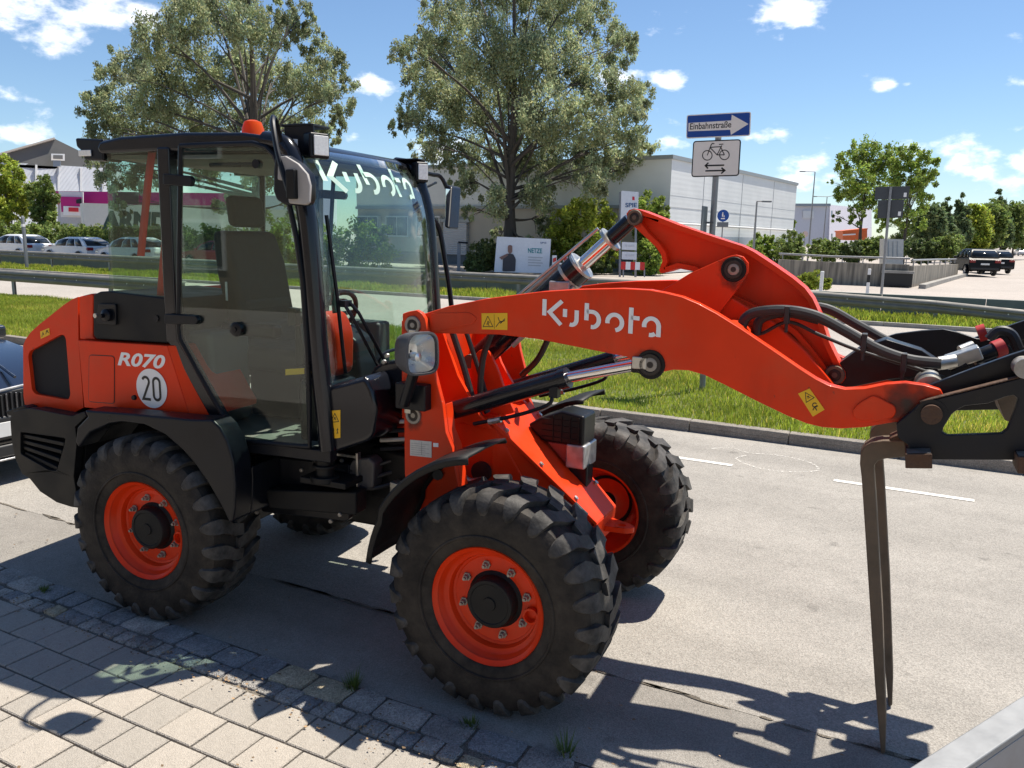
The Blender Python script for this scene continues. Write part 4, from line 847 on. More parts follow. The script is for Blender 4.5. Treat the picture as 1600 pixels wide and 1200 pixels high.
# grease and grime round the pins
def grease_mat():
    m = bpy.data.materials.new('grease grime'); m.use_nodes = True; t = m.node_tree; b = t.nodes['Principled BSDF']; b.inputs['Base Color'].default_value = (.03, .018, .012, 1); b.inputs['Roughness'].default_value = .45; L = t.links.new
    tc = t.nodes.new('ShaderNodeTexCoord'); at_ = t.nodes.new('ShaderNodeAttribute'); at_.attribute_name = 'fade'
    n = t.nodes.new('ShaderNodeTexNoise'); n.inputs['Scale'].default_value = 22; n.inputs['Detail'].default_value = 6; L(tc.outputs['Object'], n.inputs['Vector'])
    a = t.nodes.new('ShaderNodeMath'); a.operation = 'MULTIPLY_ADD'; L(n.outputs['Fac'], a.inputs[0]); a.inputs[1].default_value = 1.3; L(at_.outputs['Fac'], a.inputs[2])
    r = t.nodes.new('ShaderNodeMapRange'); L(a.outputs[0], r.inputs[0]); r.inputs[1].default_value = .85; r.inputs[2].default_value = 1.7; r.inputs[4].default_value = .85; L(r.outputs[0], b.inputs['Alpha']); return m
M_grime = grease_mat()
def grime(x, y, s_, r, parent, drop=.5):
    p = fl(x, y, s_); n = 20; V = [fr((p[0], s_-.0014, p[1]))]; fade = [1.]
    for q in (.5, 1.):
        for k in range(n):
            a = 2*math.pi*k/n; dz = math.sin(a)*r*q; V.append(fr((p[0]+math.cos(a)*r*q, s_-.0014, p[1]+dz*(1+drop*(dz < 0))))); fade.append(.55 if q < 1 else -.3)
    F = [(0, 1+k, 1+(k+1) % n) for k in range(n)]+[(1+k, 1+n+k, 1+n+(k+1) % n, 1+(k+1) % n) for k in range(n)]
    o = MB().add(V, F).build('grease_stain', M_grime, parent, smooth=False); at_ = o.data.attributes.new('fade', 'FLOAT', 'POINT'); at_.data.foreach_set('value', fade)
grime(1146, 421, -.147, .085, arm, .8); grime(1016, 568, -.440, .10, arm, .3); grime(645, 508, -.475, .07, tower, .9); grime(646, 649, -.475, .075, tower, .6); grime(1420, 628, -.440, .12, arm, .2); grime(1304, 584, -.062, .07, bcr, .2); grime(993, 341, -.062, .055, bcr, .2)
# tilt cylinder
def tl(t): return (-.477+.762*t, 0, 1.368+.693*t)
tc_ = MB().tube([tl(.02), tl(.66)], .062, 22).tube([tl(.63), tl(.70)], .070, 22).xf(fr).build('tilt_cylinder', M_gloss, loader)
MB().tube([tl(.62), tl(.635)], .074, 22).tube([tl(.693), tl(.705)], .074, 22).xf(fr).build('gland_ring', M_zinc, tc_)
MB().tube([tl(.68), tl(.875)], .032, 18).xf(fr).build('piston_rod', M_chrome, tc_); MB().tube([tl(.875), tl(1.0)], .036, 16).xf(fr).build('rod_end', M_gloss, tc_)
MB().tube([tl(.87), tl(.885)], .062, 22).xf(fr).build('rod_flange', M_zinc, tc_)
MB().tube([np.array(tl(.30))+[-.07, -.03, .07], np.array(tl(.875))+[-.05, -.02, .05]], .008, 8).xf(fr).build('sensor_rod', M_zinc, tc_)
MB().tube([np.array(tl(.1))+[-.06, .03, .07], np.array(tl(.62))+[-.055, .03, .06]], .011, 8).tube([np.array(tl(.2))+[.06, -.05, -.05], np.array(tl(.62))+[.05, -.05, -.04]], .012, 8).xf(fr).build('supply_pipe', M_zinc, tc_)
MB().box(np.array(tl(.56))+[.03, -.07, -.0], (.10, .03, .05)).xf(fr).build('port_block', M_tape, tc_, .006)
MB().cyl((tl(0)[0], -.1, tl(0)[2]), (tl(0)[0], .1, tl(0)[2]), .035).xf(fr).build('cylinder_pin', M_forge, tc_)
# hoses from tower to arms, and along to the coupler
for P, r in ((((-.52, -.20, 1.53), (-.46, -.19, 1.36), (-.40, -.20, 1.20), (-.36, -.2, 1.12)), .016), (((-.30, -.20, 1.55), (-.36, -.18, 1.40), (-.37, -.18, 1.22), (-.33, -.18, 1.14)), .016), (((-.12, .12, 1.55), (-.2, .12, 1.38), (-.3, .14, 1.28)), .016), (((-.48, -.15, 1.55), (-.40, -.14, 1.33), (-.33, -.15, 1.15)), .012)):
    MB().tube(catmull(P, 6), r, 8).xf(fr).build('hydraulic_hose', M_hose, loader)
def fpt(x, y, s): p = fl(x, y, s); return (p[0], s, p[1])
for P, r in (([(1158, 512), (1166, 496), (1186, 487), (1230, 485), (1275, 494), (1320, 517), (1370, 545), (1420, 562), (1470, 568)], .021), ([(1182, 522), (1186, 502), (1205, 492), (1235, 489), (1280, 500)], .019), ([(1150, 506), (1185, 522), (1231, 503), (1280, 523), (1345, 549), (1420, 572), (1475, 590)], .007)):
    MB().tube(catmull([fpt(x, y, -.20+.05*(r < .02)) for x, y in P], 6), r, 10).xf(fr).build('hydraulic_hose', M_hose, loader)
MB().tube(catmull([fpt(x, y, .18) for x, y in ((1235, 478), (1290, 482), (1340, 508), (1390, 535), (1440, 553))], 6), .021, 10).xf(fr).build('hydraulic_hose', M_hose, loader)
for x, y in ((1230, 492), (1350, 535), (1412, 566)):
    p = fpt(x, y, -.20); MB().box(p, (.02, .05, .07)).box((p[0], p[1], p[2]-.04), (.012, .02, .06)).xf(fr).build('cable_tie', M_hose, loader, .003)
# ================================================================== pallet fork on the coupler
fork = empty('pallet_fork', F0, TH+ART)
tag(fork, 'black pallet fork carriage hung on the loader arms with tines pointing down', 'pallet fork')
def fplate(name, px, s, s0, s1, m, parent=fork, bevel=.005, holes=(), rnd=0, **k):
    q = FP(px, s); q = rounded(q, rnd) if rnd else q
    return MB().prism(q, s0, s1, 's', [FP(h, s) for h in holes]).build(name, m, parent, bevel, **k)
SIDE = [(1400, 661), (1414, 650), (1437, 629.5), (1450, 625.5), (1500, 613), (1582, 592.5), (1700, 562), (1700, 718), (1420, 717), (1418, 693), (1403, 683)]
SH = [(1472, 674), (1474, 667), (1480, 657), (1487, 646), (1497, 638), (1507, 633), (1544, 629), (1570, 619), (1583, 616), (1590, 622), (1586, 636), (1573, 669), (1564, 676), (1481, 679)]
fr_ = fplate('carriage_side', SIDE, -.46, -.475, -.445, M_steel, holes=[SH])
SU = FP(SIDE, -.46); SUH = FP(SH, -.46)
MB().prism(SU, .445, .475, 's', [SUH]).build('carriage_side', M_steel, fork, .005)
# rusty top edge of the near plate
ed = FP([(1437, 629), (1450, 625), (1500, 612.5), (1582, 592), (1660, 572)], -.46)
MB().grid([[(p[0], -.477, p[1]+.002) for p in ed], [(p[0], -.443, p[1]+.004) for p in ed]]).build('worn_edge', M_rust, fr_, solid=.003)
UPL = [(1440, 606), (1470, 595), (1520, 576), (1581, 554), (1680, 522), (1680, 560), (1582, 590), (1500, 611), (1455, 621), (1441, 625)]
ul = fplate('coupler_side', UPL, -.40, -.40, -.37, M_steel); U2 = FP(UPL, -.40); MB().prism(U2, .37, .40, 's').build('coupler_side', M_steel, fork, .005)
FARP = [(1350, 541), (1368, 531), (1400, 521), (1440, 516), (1473, 513.5), (1495, 518), (1525, 528), (1560, 532.5), (1578, 541), (1588, 556), (1560, 580), (1480, 590), (1420, 600), (1370, 590)]
fplate('coupler_back', FARP, .36, .345, .372, M_steel)
fplate('link', [(1296, 590), (1300, 577), (1316, 562), (1345, 541), (1385, 528), (1440, 545), (1470, 565), (1440, 585), (1390, 590), (1330, 602), (1306, 604)], .0, -.055, .055, M_steel)
# cross tubes
a = fl(1455, 645, -.46)
MB().cyl((a[0], -.50, a[1]), (a[0], .50, a[1]), .034).build('coupler_pin', M_rust, fork)
MB().lathe([(0, .05), (-.004, .05), (-.004, .034)], (a[0], -.476, a[1]), (0, 1, 0), 24).build('pin_ring', M_steel, fork)
def xt(x, y, s, r, m, name, s0=-.44, s1=.44): p = fl(x, y, s); return MB().cyl((p[0], s0, p[1]), (p[0], s1, p[1]), r).build(name, m, fork)
xt(1450, 596, -.1, .05, M_zinc, 'bush', -.30, -.12); xt(1598, 572, -.42, .033, M_pin, 'upper_pin', -.49, -.36); xt(1720, 560, -.42, .05, M_steel, 'upper_tube')
bz = fl(1440, 702, -.46); MB().box((bz[0], 0, bz[1]+.002), (.07, .88, .06)).build('lower_bar', M_steel, fork, .006)
p_ = fl(1545, 575, 0); MB().box((p_[0]+.06, .0, p_[1]-.03), (.16, .74, .02)).build('coupler_plate', M_steel, fork, .004)
MB().hexa([(x, s_, z) for x, s_, z in [(1.83, .05, 1.31), (1.91, .05, 1.29), (1.91, .36, 1.29), (1.83, .36, 1.31), (1.78, .05, 1.42), (1.86, .05, 1.45), (1.86, .36, 1.45), (1.78, .36, 1.42)]]).build('inner_stop', M_forge, fork, .004)
# tines
TN = [(1343.5, 725), (1344.5, 708), (1351, 697), (1362, 691), (1380, 688.5), (1414, 688.5), (1416, 714), (1384, 717), (1372, 720), (1366.5, 727), (1366, 742), (1370, 800), (1379, 960), (1384, 1060), (1386, 1120), (1384.5, 1167), (1380, 1171), (1377.5, 1168), (1368, 1060), (1360, 960), (1351, 820), (1346, 745)]
tn = FP(TN, -.355); zmin = min(p[1] for p in tn); tn = [(p[0], p[1]-zmin+.004 if p[1] < .5 else p[1]) for p in tn]
for s_ in (-.355, .022):
    t_ = MB().prism([(p[0]+(.022 if s_ > 0 else 0), p[1]) for p in tn], s_, s_+.10, 's').build('tine', M_forge, fork, .006)
    hk = fl(1412, 700, -.355); MB().prism([(hk[0]-.05, hk[1]-.03), (hk[0]+.05, hk[1]-.03), (hk[0]+.05, hk[1]+.05), (hk[0]+.03, hk[1]+.075), (hk[0]+.0, hk[1]+.06), (hk[0]-.05, hk[1]+.03)], s_+.004, s_+.096, 's').build('tine_hook', M_rust, t_, .006)
for px in ([(1414.5, 709.5), (1456.5, 709.5), (1457, 732.5), (1414.5, 732)], [(1590, 714), (1650, 716), (1650, 742), (1590, 740)]):
    q = FP(px, -.56); bb = MB().prism(q, -.56, -.42, 's').build('stop_block', M_rust, fork, .003)
    MB().add([(q[0][0]+.004, -.556, q[0][1]+.002), (q[1][0]-.004, -.556, q[1][1]+.002), (q[1][0]-.004, -.48, q[1][1]+.002), (q[0][0]+.004, -.48, q[0][1]+.002)], [(0, 1, 2, 3)]).build('machined_face', M_zinc, bb)
# hydraulic couplings on the carriage
def fp3(x, y, s): p = fl(x, y, s); return np.array((p[0], s, p[1]))
hc = MB().box(fp3(1505, 558, -.12), (.12, .10, .05), 0, np.array(Matrix.Rotation(-.45, 3, 'Y'))).build('valve_block', M_zinc, fork, .006)
MB().tube([fp3(1466, 568, -.19), fp3(1492, 564, -.17)], .026, 14).build('hose_fitting', M_zinc, hc)
MB().tube([fp3(1520, 560, -.14), fp3(1556, 546, -.12)], .027, 14).build('coupling', M_steel, hc)
MB().tube([fp3(1553, 547, -.12), fp3(1568, 541, -.11)], .033, 14).build('coupling_cap', mat('red rubber cap', (.42, .02, .02), .5), hc)
MB().tube([fp3(1487, 585, -.15), fp3(1512, 570, -.15)], .024, 12).build('coupling', M_blk2, hc); MB().tube([fp3(1500, 548, -.05), fp3(1520, 540, -.03)], .02, 12).build('coupling', M_zinc, hc)
MB().tube([fp3(1528, 522, .28), fp3(1541, 518, .28)], .035, 12).build('coupling_cap', MATS['red rubber cap'], hc)
MB().tube(catmull([fp3(1545, 530, .2), fp3(1560, 517, .2), fp3(1580, 522, .2), fp3(1592, 545, .2)], 6), .02, 8).build('hose', M_hose, hc)
# ================================================================== street furniture
def dp(x, y, depth): return CAM+ray(x, y)*depth
M_galv = mat('weathered galvanised rail', (.235, .22, .195), .65, metal=.15, var=.2, scale=3, bump=.05, bscale=60)
M_post = mat('grey galvanised post', (.27, .27, .27), .5, metal=.5, var=.15)
WPROF = [(0, 0), (-.03, .015), (-.07, .06), (-.07, .10), (-.02, .14), (-.02, .17), (-.07, .21), (-.07, .25), (-.03, .295), (0, .31), (.006, .305), (-.02, .29), (-.062, .247), (-.062, .212), (-.012, .172), (-.012, .138), (-.062, .098), (-.062, .063), (-.025, .022), (.006, .005)]
def guardrail(name, label, Y, xs, zf, postx, ground):
    r = empty(name, (xs[0], Y, 0)); tag(r, label, 'guardrail')
    for a, c in zip(xs[:-1], xs[1:]):
        n = len(WPROF); V = [(x-xs[0], p[0], p[1]+zf(x)-.31) for x in (a, c-.003) for p in WPROF]
        bm_ = MB().add(V, [(k, (k+1) % n, n+(k+1) % n, n+k) for k in range(n)]+[tuple(range(n)), tuple(range(2*n-1, n-1, -1))]).build('beam', M_galv, r, ang=50)
        for k in range(3):
            x = a+(c-a)*(.25+.22*k); MB().lathe([(0, .018), (-.012, .014), (-.012, 0)], (x-xs[0], -.022, zf(x)-.155), (0, 1, 0), 8).build('bolt', M_white, bm_)
    for x in postx:
        MB().prism([(-.05, 0), (.05, 0), (.05, .006), (-.044, .006), (-.044, .06), (.05, .06), (.05, .066), (-.05, .066)], ground, zf(x)-.03, 'z').xf(lambda p: (p[0]+x-xs[0], p[1]+.008, p[2])).build('post', M_post, r)
    return r
guardrail('guardrail', 'short grey steel guardrail standing on the near grass strip beside the far road', 13.38, [-38.4, -34.4, -30.4, -26.4, -22.4, -18.4, -15.6], lambda x: .78, [-34.4, -30.4, -26.4, -22.45, -18.4, -16], .05)
guardrail('guardrail', 'long grey steel guardrail on the far verge, its end sloping to the ground', 23.25, [.1-4*k for k in range(12, -1, -1)]+[2.4, 5.5], lambda x: float(np.interp(x, [-44, -39.6, -15.5, -7.6, -2.6, .6, 2, 5.5], [.86, .84, .775, .76, .69, .56, .46, .22])), [.1-4*k for k in range(12, -1, -1)]+[2.3], .03)
M_wall = mat('grey green concrete', (.17, .19, .175), .85, var=.15, scale=2, bump=.1, bscale=30)
lw = empty('low_wall', (-20, 24.55, 0)); tag(lw, 'low grey-green concrete wall running behind the far guardrail', 'wall')
for k in range(-13, 12): MB().box((2.5*k, 0, .30), (2.485, .12, .62)).build('wall_panel', M_wall, lw, .01)
# one-way sign
YS = 10.05
def sp2(x, y): p = ony(x, y, YS); return (p[0], p[2])
pole_t = sp2(1118, 180); pole_b = sp2(1112, 362)
sg_ = empty('one_way_sign', (pole_b[0], YS, .08)); tag(sg_, 'blue one-way arrow sign above a white bicycle sign on a grey post', 'road sign')
def L3(p, dy): return (p[0]-pole_b[0], dy, p[1]-.08)
MB().tube([(pole_b[0]-pole_b[0], .03, 0), (0, .03, pole_t[1]-.08)], .038, 14).build('post', M_post, sg_)
M_blue = mat('traffic blue sheeting', (.004, .060, .30), .35, var=.04); M_sgw = mat('reflective white sheeting', (.86, .77, .70), .4, var=.03); M_sgr = mat('grey sign back', (.16, .17, .18), .5, metal=.3, var=.1)
def signplate(px, m_edge, m_face, name, rnd=.03, ins=.012):
    q = rounded([sp2(*p) for p in px], rnd); o = MB().prism([(a-pole_b[0], c-.08) for a, c in q], -.014, -.008, 's').build(name, m_edge, sg_)
    MB().prism([(a-pole_b[0], c-.08) for a, c in inset(q, ins)], -.0165, -.0135, 's').build('face', m_face, o); return o
a = signplate([(1073.5, 180), (1174, 174.5), (1172.5, 212.5), (1072.5, 217)], M_sgw, M_blue, 'arrow_plate')
ar = [sp2(*p) for p in ((1076.5, 192.5), (1143, 188.5), (1144, 179.5), (1170, 194), (1142.5, 211), (1141.5, 203), (1076, 205.5))]
MB().prism([(x-pole_b[0], z-.08) for x, z in ar], -.0185, -.016, 's').build('arrow', M_sgw, a)
p0 = sp2(1078.5, 203); p1 = sp2(1143, 199.5)
text_on('lettering', 'Einbahnstraße', lambda x, y: (p0[0]+x-pole_b[0], -.0196, p0[1]+(p1[1]-p0[1])*x/(p1[0]-p0[0])+y-.08), M_ink, a, w=p1[0]-p0[0], h=.075, bold=.012)
a = signplate([(1083.5, 220.5), (1158.5, 217.5), (1155, 275), (1080.5, 277)], M_ink, M_sgw, 'bicycle_plate', .04, .014)
def S2(P): return [tuple(np.array(sp2(1040+x*.15, 160+y*.15))-np.array([pole_b[0], .08])) for x, y in P]
def ring(cx, cy, r): return [(cx+r*math.cos(t), cy+r*math.sin(t)) for t in np.linspace(0, 2*math.pi, 21)]
bike = [ring(438, 553, 50), ring(616, 548, 50), [(438, 553), (480, 440), (490, 430), (512, 432)], [(470, 470), (585, 462)], [(470, 475), (540, 548), (616, 548)], [(540, 548), (590, 450)], [(575, 462), (616, 548)], [(560, 440), (605, 436)]]
V2, F2 = [], []
for S in bike:
    v, f = strokes2d([S2(S)], .011); F2 += [tuple(i+len(V2) for i in q) for q in f]; V2 += v
for S in ([(420, 660), (614, 655)], [(450, 630), (418, 660), (446, 690)], [(418, 715), (618, 710)], [(585, 682), (620, 710), (582, 742)]):
    v, f = strokes2d([S2(S)], .018); F2 += [tuple(i+len(V2) for i in q) for q in f]; V2 += v
MB().add([(x, -.0180, z) for x, z in V2], F2).build('bicycle_symbol', M_ink, a, smooth=False)
for x, y in ((1116, 196), (1115, 240), (1114, 268)): p = L3(sp2(x, y), .01); MB().box(p, (.12, .04, .03)).build('clamp', M_post, sg_)
p = L3(sp2(1104, 345), -.1); MB().box((p[0], -.12, p[2]), (.012, .25, .34)).box((p[0]+.04, 0, p[2]-.02), (.1, .02, .02)).build('side_plate', M_sgr, sg_, .004)
# round blue path sign
P = ony(1129, 375, 38); rs = empty('path_sign', (P[0], 38, 0)); tag(rs, 'small round blue footpath and cycle sign with a dark plate on a thin post', 'road sign')
c_ = ony(1130, 337, 38); cx, cz = c_[0]-P[0], c_[2]
MB().cyl((cx, .02, 0), (cx, .02, cz+.25), .03, 10).build('post', M_post, rs)
dd = MB().lathe([(0, .27), (-.01, .27), (-.011, 0)], (cx, -.01, cz), (0, 1, 0), 28).build('disc', M_blue, rs); MB().lathe([(0, .03), (-.004, 0)], (cx-.02, -.022, cz+.12), (0, 1, 0), 10).box((cx-.02, -.023, cz+.02), (.06, .004, .13)).box((cx+.05, -.023, cz-.03), (.04, .004, .08)).box((cx, -.023, cz-.13), (.18, .004, .05)).build('pictogram', M_sgw, dd)
MB().box((cx, 0, cz-.40), (.52, .02, .22)).build('plate', M_sgr, rs)
# direction sign seen from behind
P = onz(1377, 460); ds = empty('direction_sign', P); tag(ds, 'dark grey back of a two-part road sign on a leaning grey post', 'road sign')
tp_ = ony(1392, 292, P[1])-P; MB().tube([(0, .0, 0), (tp_[0], .0, tp_[2])], .05, 12).build('post', M_post, ds)
for px in ([(1367.5, 292), (1422, 290.5), (1419, 310.5), (1366.5, 312)], [(1371.5, 312.5), (1413, 311.5), (1410, 340), (1371, 341)]):
    q = [ony(x, y, P[1])-P for x, y in px]; o = MB().prism([(v[0], v[2]) for v in q], .055, .075, 's').build('sign_back', mat('dark sign back', (.05, .055, .06), .5, var=.1), ds, .004)
    s_ = q[2]; MB().box((s_[0]-.12, .05, s_[2]+.15), (.10, .006, .16)).build('label_sticker', M_white, o)
def delineator(x, y, label, h=1.0):
    P = onz(x, y); e = empty('delineator_post', P); tag(e, label, 'marker post')
    pr = [(-.06, 0), (.06, 0), (.05, h-.03), (.0, h), (-.05, h-.03)]
    MB().prism([(-.06, 0), (.06, 0), (.055, h*.45), (-.055, h*.45)], -.05, .05, 's').build('foot', M_white, e); return e, h
e, h = delineator(1355, 459, 'black and white plastic delineator post beside the leaning sign post'); MB().box((0, 0, h*.60), (.115, .104, h*.3)).build('black_band', M_ink, e, .01); MB().box((0, 0, h*.87), (.112, .10, h*.24)).build('cap', M_white, e, .02)
e, h = delineator(1281, 470, 'plain white plastic marker post standing behind the far guardrail'); MB().box((0, 0, h*.73), (.112, .10, h*.56)).build('cap', M_white, e, .02)
# lamps
def street_lamp(x, depth, ytop, arm, label, double=False):
    b0 = dp(x, 380, depth); top = dp(x, ytop, depth); e = empty('street_lamp', (b0[0], b0[1], 0)); tag(e, label, 'street lamp'); h = top[2]
    MB().tube([(0, 0, 0), (0, 0, h)], [.09, .05], 10).build('mast', M_post, e); dr = RIGHT[:2]*arm
    MB().tube([(0, 0, h), (dr[0], dr[1], h+.02)], .035, 8).build('arm', M_post, e); MB().box((dr[0], dr[1], h), (.55, .3, .10), YAW*math.pi/180).build('luminaire', M_sgr, e, .02)
    if double: MB().tube([(0, 0, h), (-dr[0], -dr[1], h+.3)], .035, 8).build('arm', M_post, e)
street_lamp(1264, 84, 270, -1.3, 'tall thin street lamp with arm toward the pale hall'); street_lamp(1178, 50, 315, .6, 'short street lamp standing in front of the pale hall side'); street_lamp(1286, 105, 308, -1.6, 'far twin-arm street lamp beside the white office', True)
P_ = dp(1258, 366, 80); e = empty('round_sign', (P_[0], P_[1], 0)); tag(e, 'far small round sign on a post beyond the clipped bushes', 'road sign'); MB().cyl((0, 0, 0), (0, 0, P_[2]), .04, 8).build('post', M_post, e); MB().lathe([(0, .3), (-.02, .3), (-.02, 0)], (0, -.05, P_[2]), (0, 1, 0), 20).build('disc', mat('faded red white sign', (.55, .42, .40), .5), e)
# company totem, billboard and barrier
D0 = 43.
def vpanel(name, px, depth, m, parent, thick=.06, root=None):
    r = np.array(root.location) if root else np.zeros(3); q = [dp(x, y, depth)-r for x, y in px]; f = np.array([FWD[0], FWD[1], 0]); f /= np.linalg.norm(f)
    n = len(q); return MB().add([tuple(v) for v in q]+[tuple(v+f*thick) for v in q], [tuple(range(n)), tuple(range(2*n-1, n-1, -1))]+[(i, n+i, n+(i+1) % n, (i+1) % n) for i in range(n)]).build(name, m, parent)
def vtext(name, body, x, y, w, h, depth, m, parent, root, dy=0., **k):
    """print on a board that faces down the view: x,y pixel of lower left, w,h in pixels"""
    r = np.array(root.location); f = np.array([FWD[0], FWD[1], 0]); f /= np.linalg.norm(f)
    return text_on(name, body, lambda a, c: tuple(dp(x+a, y-c+dy*a, depth)-r-f*.02), m, parent, w=w, h=h, **k)
M_brd = mat('white board', (.70, .71, .73), .5, var=.04); M_teal = mat('teal print', (.02, .25, .27), .5, var=0); M_redp = mat('red print', (.6, .02, .03), .5, var=0); M_bluep = mat('blue print', (.03, .09, .22), .5, var=0); M_gryp = mat('pale grey print', (.45, .46, .48), .5, var=0)
tz = empty('company_totem', (*dp(983, 433, D0)[:2], 0)); tag(tz, 'white company totem sign on posts with lettering and two small plates', 'totem sign')
for x in (969.5, 994): vpanel('post', [(x-1.6, 300), (x+1.6, 300), (x+.6, 434), (x-2.6, 434)], D0+.1, M_post, tz, .1, tz)
tb = vpanel('sign_panel', [(971, 298), (998, 300), (996, 352), (969.5, 350)], D0, M_brd, tz, .12, tz); vtext('lettering', 'SPIE', 977, 324, 18, 7, D0, M_bluep, tb, tz, bold=.02)
vpanel('emblem', [(988, 307), (991.5, 307.5), (991.5, 313), (988, 312.5)], D0-.02, M_redp, tb, .01, tz)
for y in (378, 393):
    tb = vpanel('name_plate', [(972, y), (995, y+1), (994.5, y+13), (971.5, y+12)], D0, M_brd, tz, .05, tz); vtext('lettering', 'TE GLEIS', 976, y+7.5, 15, 3, D0, M_gryp, tb, tz)
ba = empty('road_barrier', (*dp(990, 433, 42.)[:2], 0)); tag(ba, 'red and white striped road barrier standing under the totem', 'barrier')
for k in range(5): vpanel('stripe', [(970.5+7.4*k, 409+.2*k), (970.5+7.4*(k+1), 409.2+.2*k), (970+7.4*(k+1), 421.2+.2*k), (970+7.4*k, 421+.2*k)], 42., mat('barrier red', (.6, .03, .02), .5) if k % 2 == 0 else M_white, ba, .05, ba)
for x in (973, 1006): vpanel('leg', [(x, 420), (x+2, 420), (x+2, 433), (x, 433)], 42.03, M_post, ba, .05, ba)
bb = empty('billboard', (*dp(818, 428, 43.5)[:2], 0)); tag(bb, 'white advertising board with teal heading and a printed figure, in front of the tree', 'billboard')
bf = vpanel('board', [(776.5, 369.5), (861, 373.5), (857.5, 427), (772, 425)], 43.5, M_brd, bb, .08, bb)
vtext('lettering', 'NETZE', 825, 395, 22, 7.5, 43.5, M_teal, bf, bb, dy=.04, bold=.02); vtext('lettering', 'SPIE', 844, 381, 10, 3, 43.5, M_bluep, bf, bb)
for k in range(4): vpanel('text_line', [(825, 401+4.2*k), (848-3*(k % 2), 402+4.2*k), (848-3*(k % 2), 403.4+4.2*k), (825, 402.4+4.2*k)], 43.47, M_gryp, bf, .01, bb)
M_fig = mat('dark print', (.05, .045, .05), .6, var=.3, scale=6); M_skin = mat('brown print', (.24, .13, .10), .6, var=.1)
vpanel('printed_body', rounded([(785, 424), (786, 402), (794, 396), (802, 397), (806, 405), (805, 424)], 2), 43.46, M_fig, bf, .01, bb); vpanel('printed_head', rounded([(793.5, 383), (800.5, 383), (800.5, 394), (797, 397), (793.5, 394)], 3), 43.45, M_skin, bf, .01, bb); vpanel('printed_arm', [(780, 402), (793, 396), (794, 399), (784, 406)], 43.45, M_skin, bf, .01, bb)
for x0, lab in ((863, 'narrow red and white warning panel right beside the billboard'), (880, 'narrow white warning panel standing alone right of the billboard')):
    wpn = empty('warning_panel', (*dp(x0+3, 428, 43.)[:2], 0)); tag(wpn, lab, 'warning panel'); vpanel('panel', [(x0, 399), (x0+7, 399), (x0+6.5, 428), (x0-.5, 428)], 43., M_white, wpn, .05, wpn)
    vpanel('red_stripe', [(x0+1, 404), (x0+6, 402), (x0+6, 408), (x0+1, 410)], 42.97, MATS['barrier red'], wpn, .02, wpn); vpanel('red_stripe', [(x0+1, 414), (x0+6, 412), (x0+6, 418), (x0+1, 420)], 42.97, MATS['barrier red'], wpn, .02, wpn)
gp_ = empty('gate_post', (*dp(717, 424, 46)[:2], 0)); tag(gp_, 'grey square gate post with dark barrier arm near the roller door', 'gate post'); vpanel('post', [(714.5, 379), (719.5, 379), (719, 424), (714, 424)], 46, M_post, gp_, .2, gp_); vpanel('arm', [(716, 377), (731, 378), (731, 381), (716, 380)], 45.9, M_blk, gp_, .1, gp_)
# ================================================================== buildings
def ribbed(name, col, sc=6., axis='X', depth=.3, rough=.5, metal=0.):
    m = mat(name, col, rough, metal=metal, var=.06, scale=.6); t = m.node_tree; b = t.nodes['Principled BSDF']; w = t.nodes.new('ShaderNodeTexWave'); w.bands_direction = axis; w.inputs['Scale'].default_value = sc
    tc = t.nodes.new('ShaderNodeTexCoord'); t.links.new(tc.outputs['Object'], w.inputs['Vector']); bp = t.nodes.new('ShaderNodeBump'); bp.inputs['Strength'].default_value = depth; bp.inputs['Distance'].default_value = .05; t.links.new(w.outputs['Fac'], bp.inputs['Height']); t.links.new(bp.outputs[0], b.inputs['Normal']); return m
M_hall = ribbed('pale grey cladding', (.68, .69, .68), 1.1, 'Z', .04); M_beige = mat('beige render', (.46, .42, .36), .85, var=.05, scale=.7); M_trim = mat('grey metal trim', (.30, .32, .33), .5, metal=.3, var=.05); M_win = mat('dark window glass', (.03, .038, .045), .08, var=.1, scale=1, spec=.8); M_frame = mat('white frame', (.65, .65, .64), .5, var=.03); M_plinth = mat('blue grey plinth', (.16, .19, .22), .8, var=.1)
HX0, HX1, HY0, HY1 = -40., -14.2, 47., 72.
hall = empty('warehouse_hall', (HX1, HY0, 0), rad(-7.5)); tag(hall, 'long pale grey clad warehouse hall with beige base and roller door', 'warehouse')
def HB(x0, x1, y0, y1, z0, z1): return MB().box(((x0+x1)/2-HX1, (y0+y1)/2-HY0, (z0+z1)/2), (x1-x0, y1-y0, z1-z0))
HB(HX0, HX1, HY0, HY1, 3.85, 6.6).build('upper_wall', M_hall, hall); HB(HX0-.05, HX1-.35, HY0+.15, HY1, .7, 3.85).build('lower_wall', M_beige, hall); HB(HX0, HX1-.3, HY0+.1, HY1, -.1, .7).build('plinth', M_plinth, hall)
HB(HX1-.35, HX1-.02, HY0+.02, HY1, .0, 3.85).build('side_wall', M_hall, hall)
HB(HX0-.1, HX1+.1, HY0-.12, HY1+.1, 6.55, 6.78).build('roof_edge', M_trim, hall); HB(HX0, HX1-.2, HY0-.14, HY0+.2, 3.75, 3.95).build('ledge', M_trim, hall)
M_pj = mat('panel joint', (.42, .43, .43), .6)
for k in range(3): HB(HX1, HX1+.02, HY0+5+7*k, HY0+5.04+7*k, .3, 6.5).build('panel_joint', M_pj, hall)
for z in (1.5, 3.0, 4.5): HB(HX1, HX1+.008, HY0, HY1, z, z+.02).build('panel_joint', M_pj, hall)
pp = [(HX1+.15-HX1, 0, 2.9), (HX1+.15-HX1, HY1-HY0, 2.9)]; MB().tube(pp, .06, 8).build('wall_pipe', M_frame, hall)
def on_face(x, y, Y=HY0): p = ony(x, y, Y); return p[0]-HX1, p[2]
a, c_ = on_face(665, 346), on_face(705, 399)
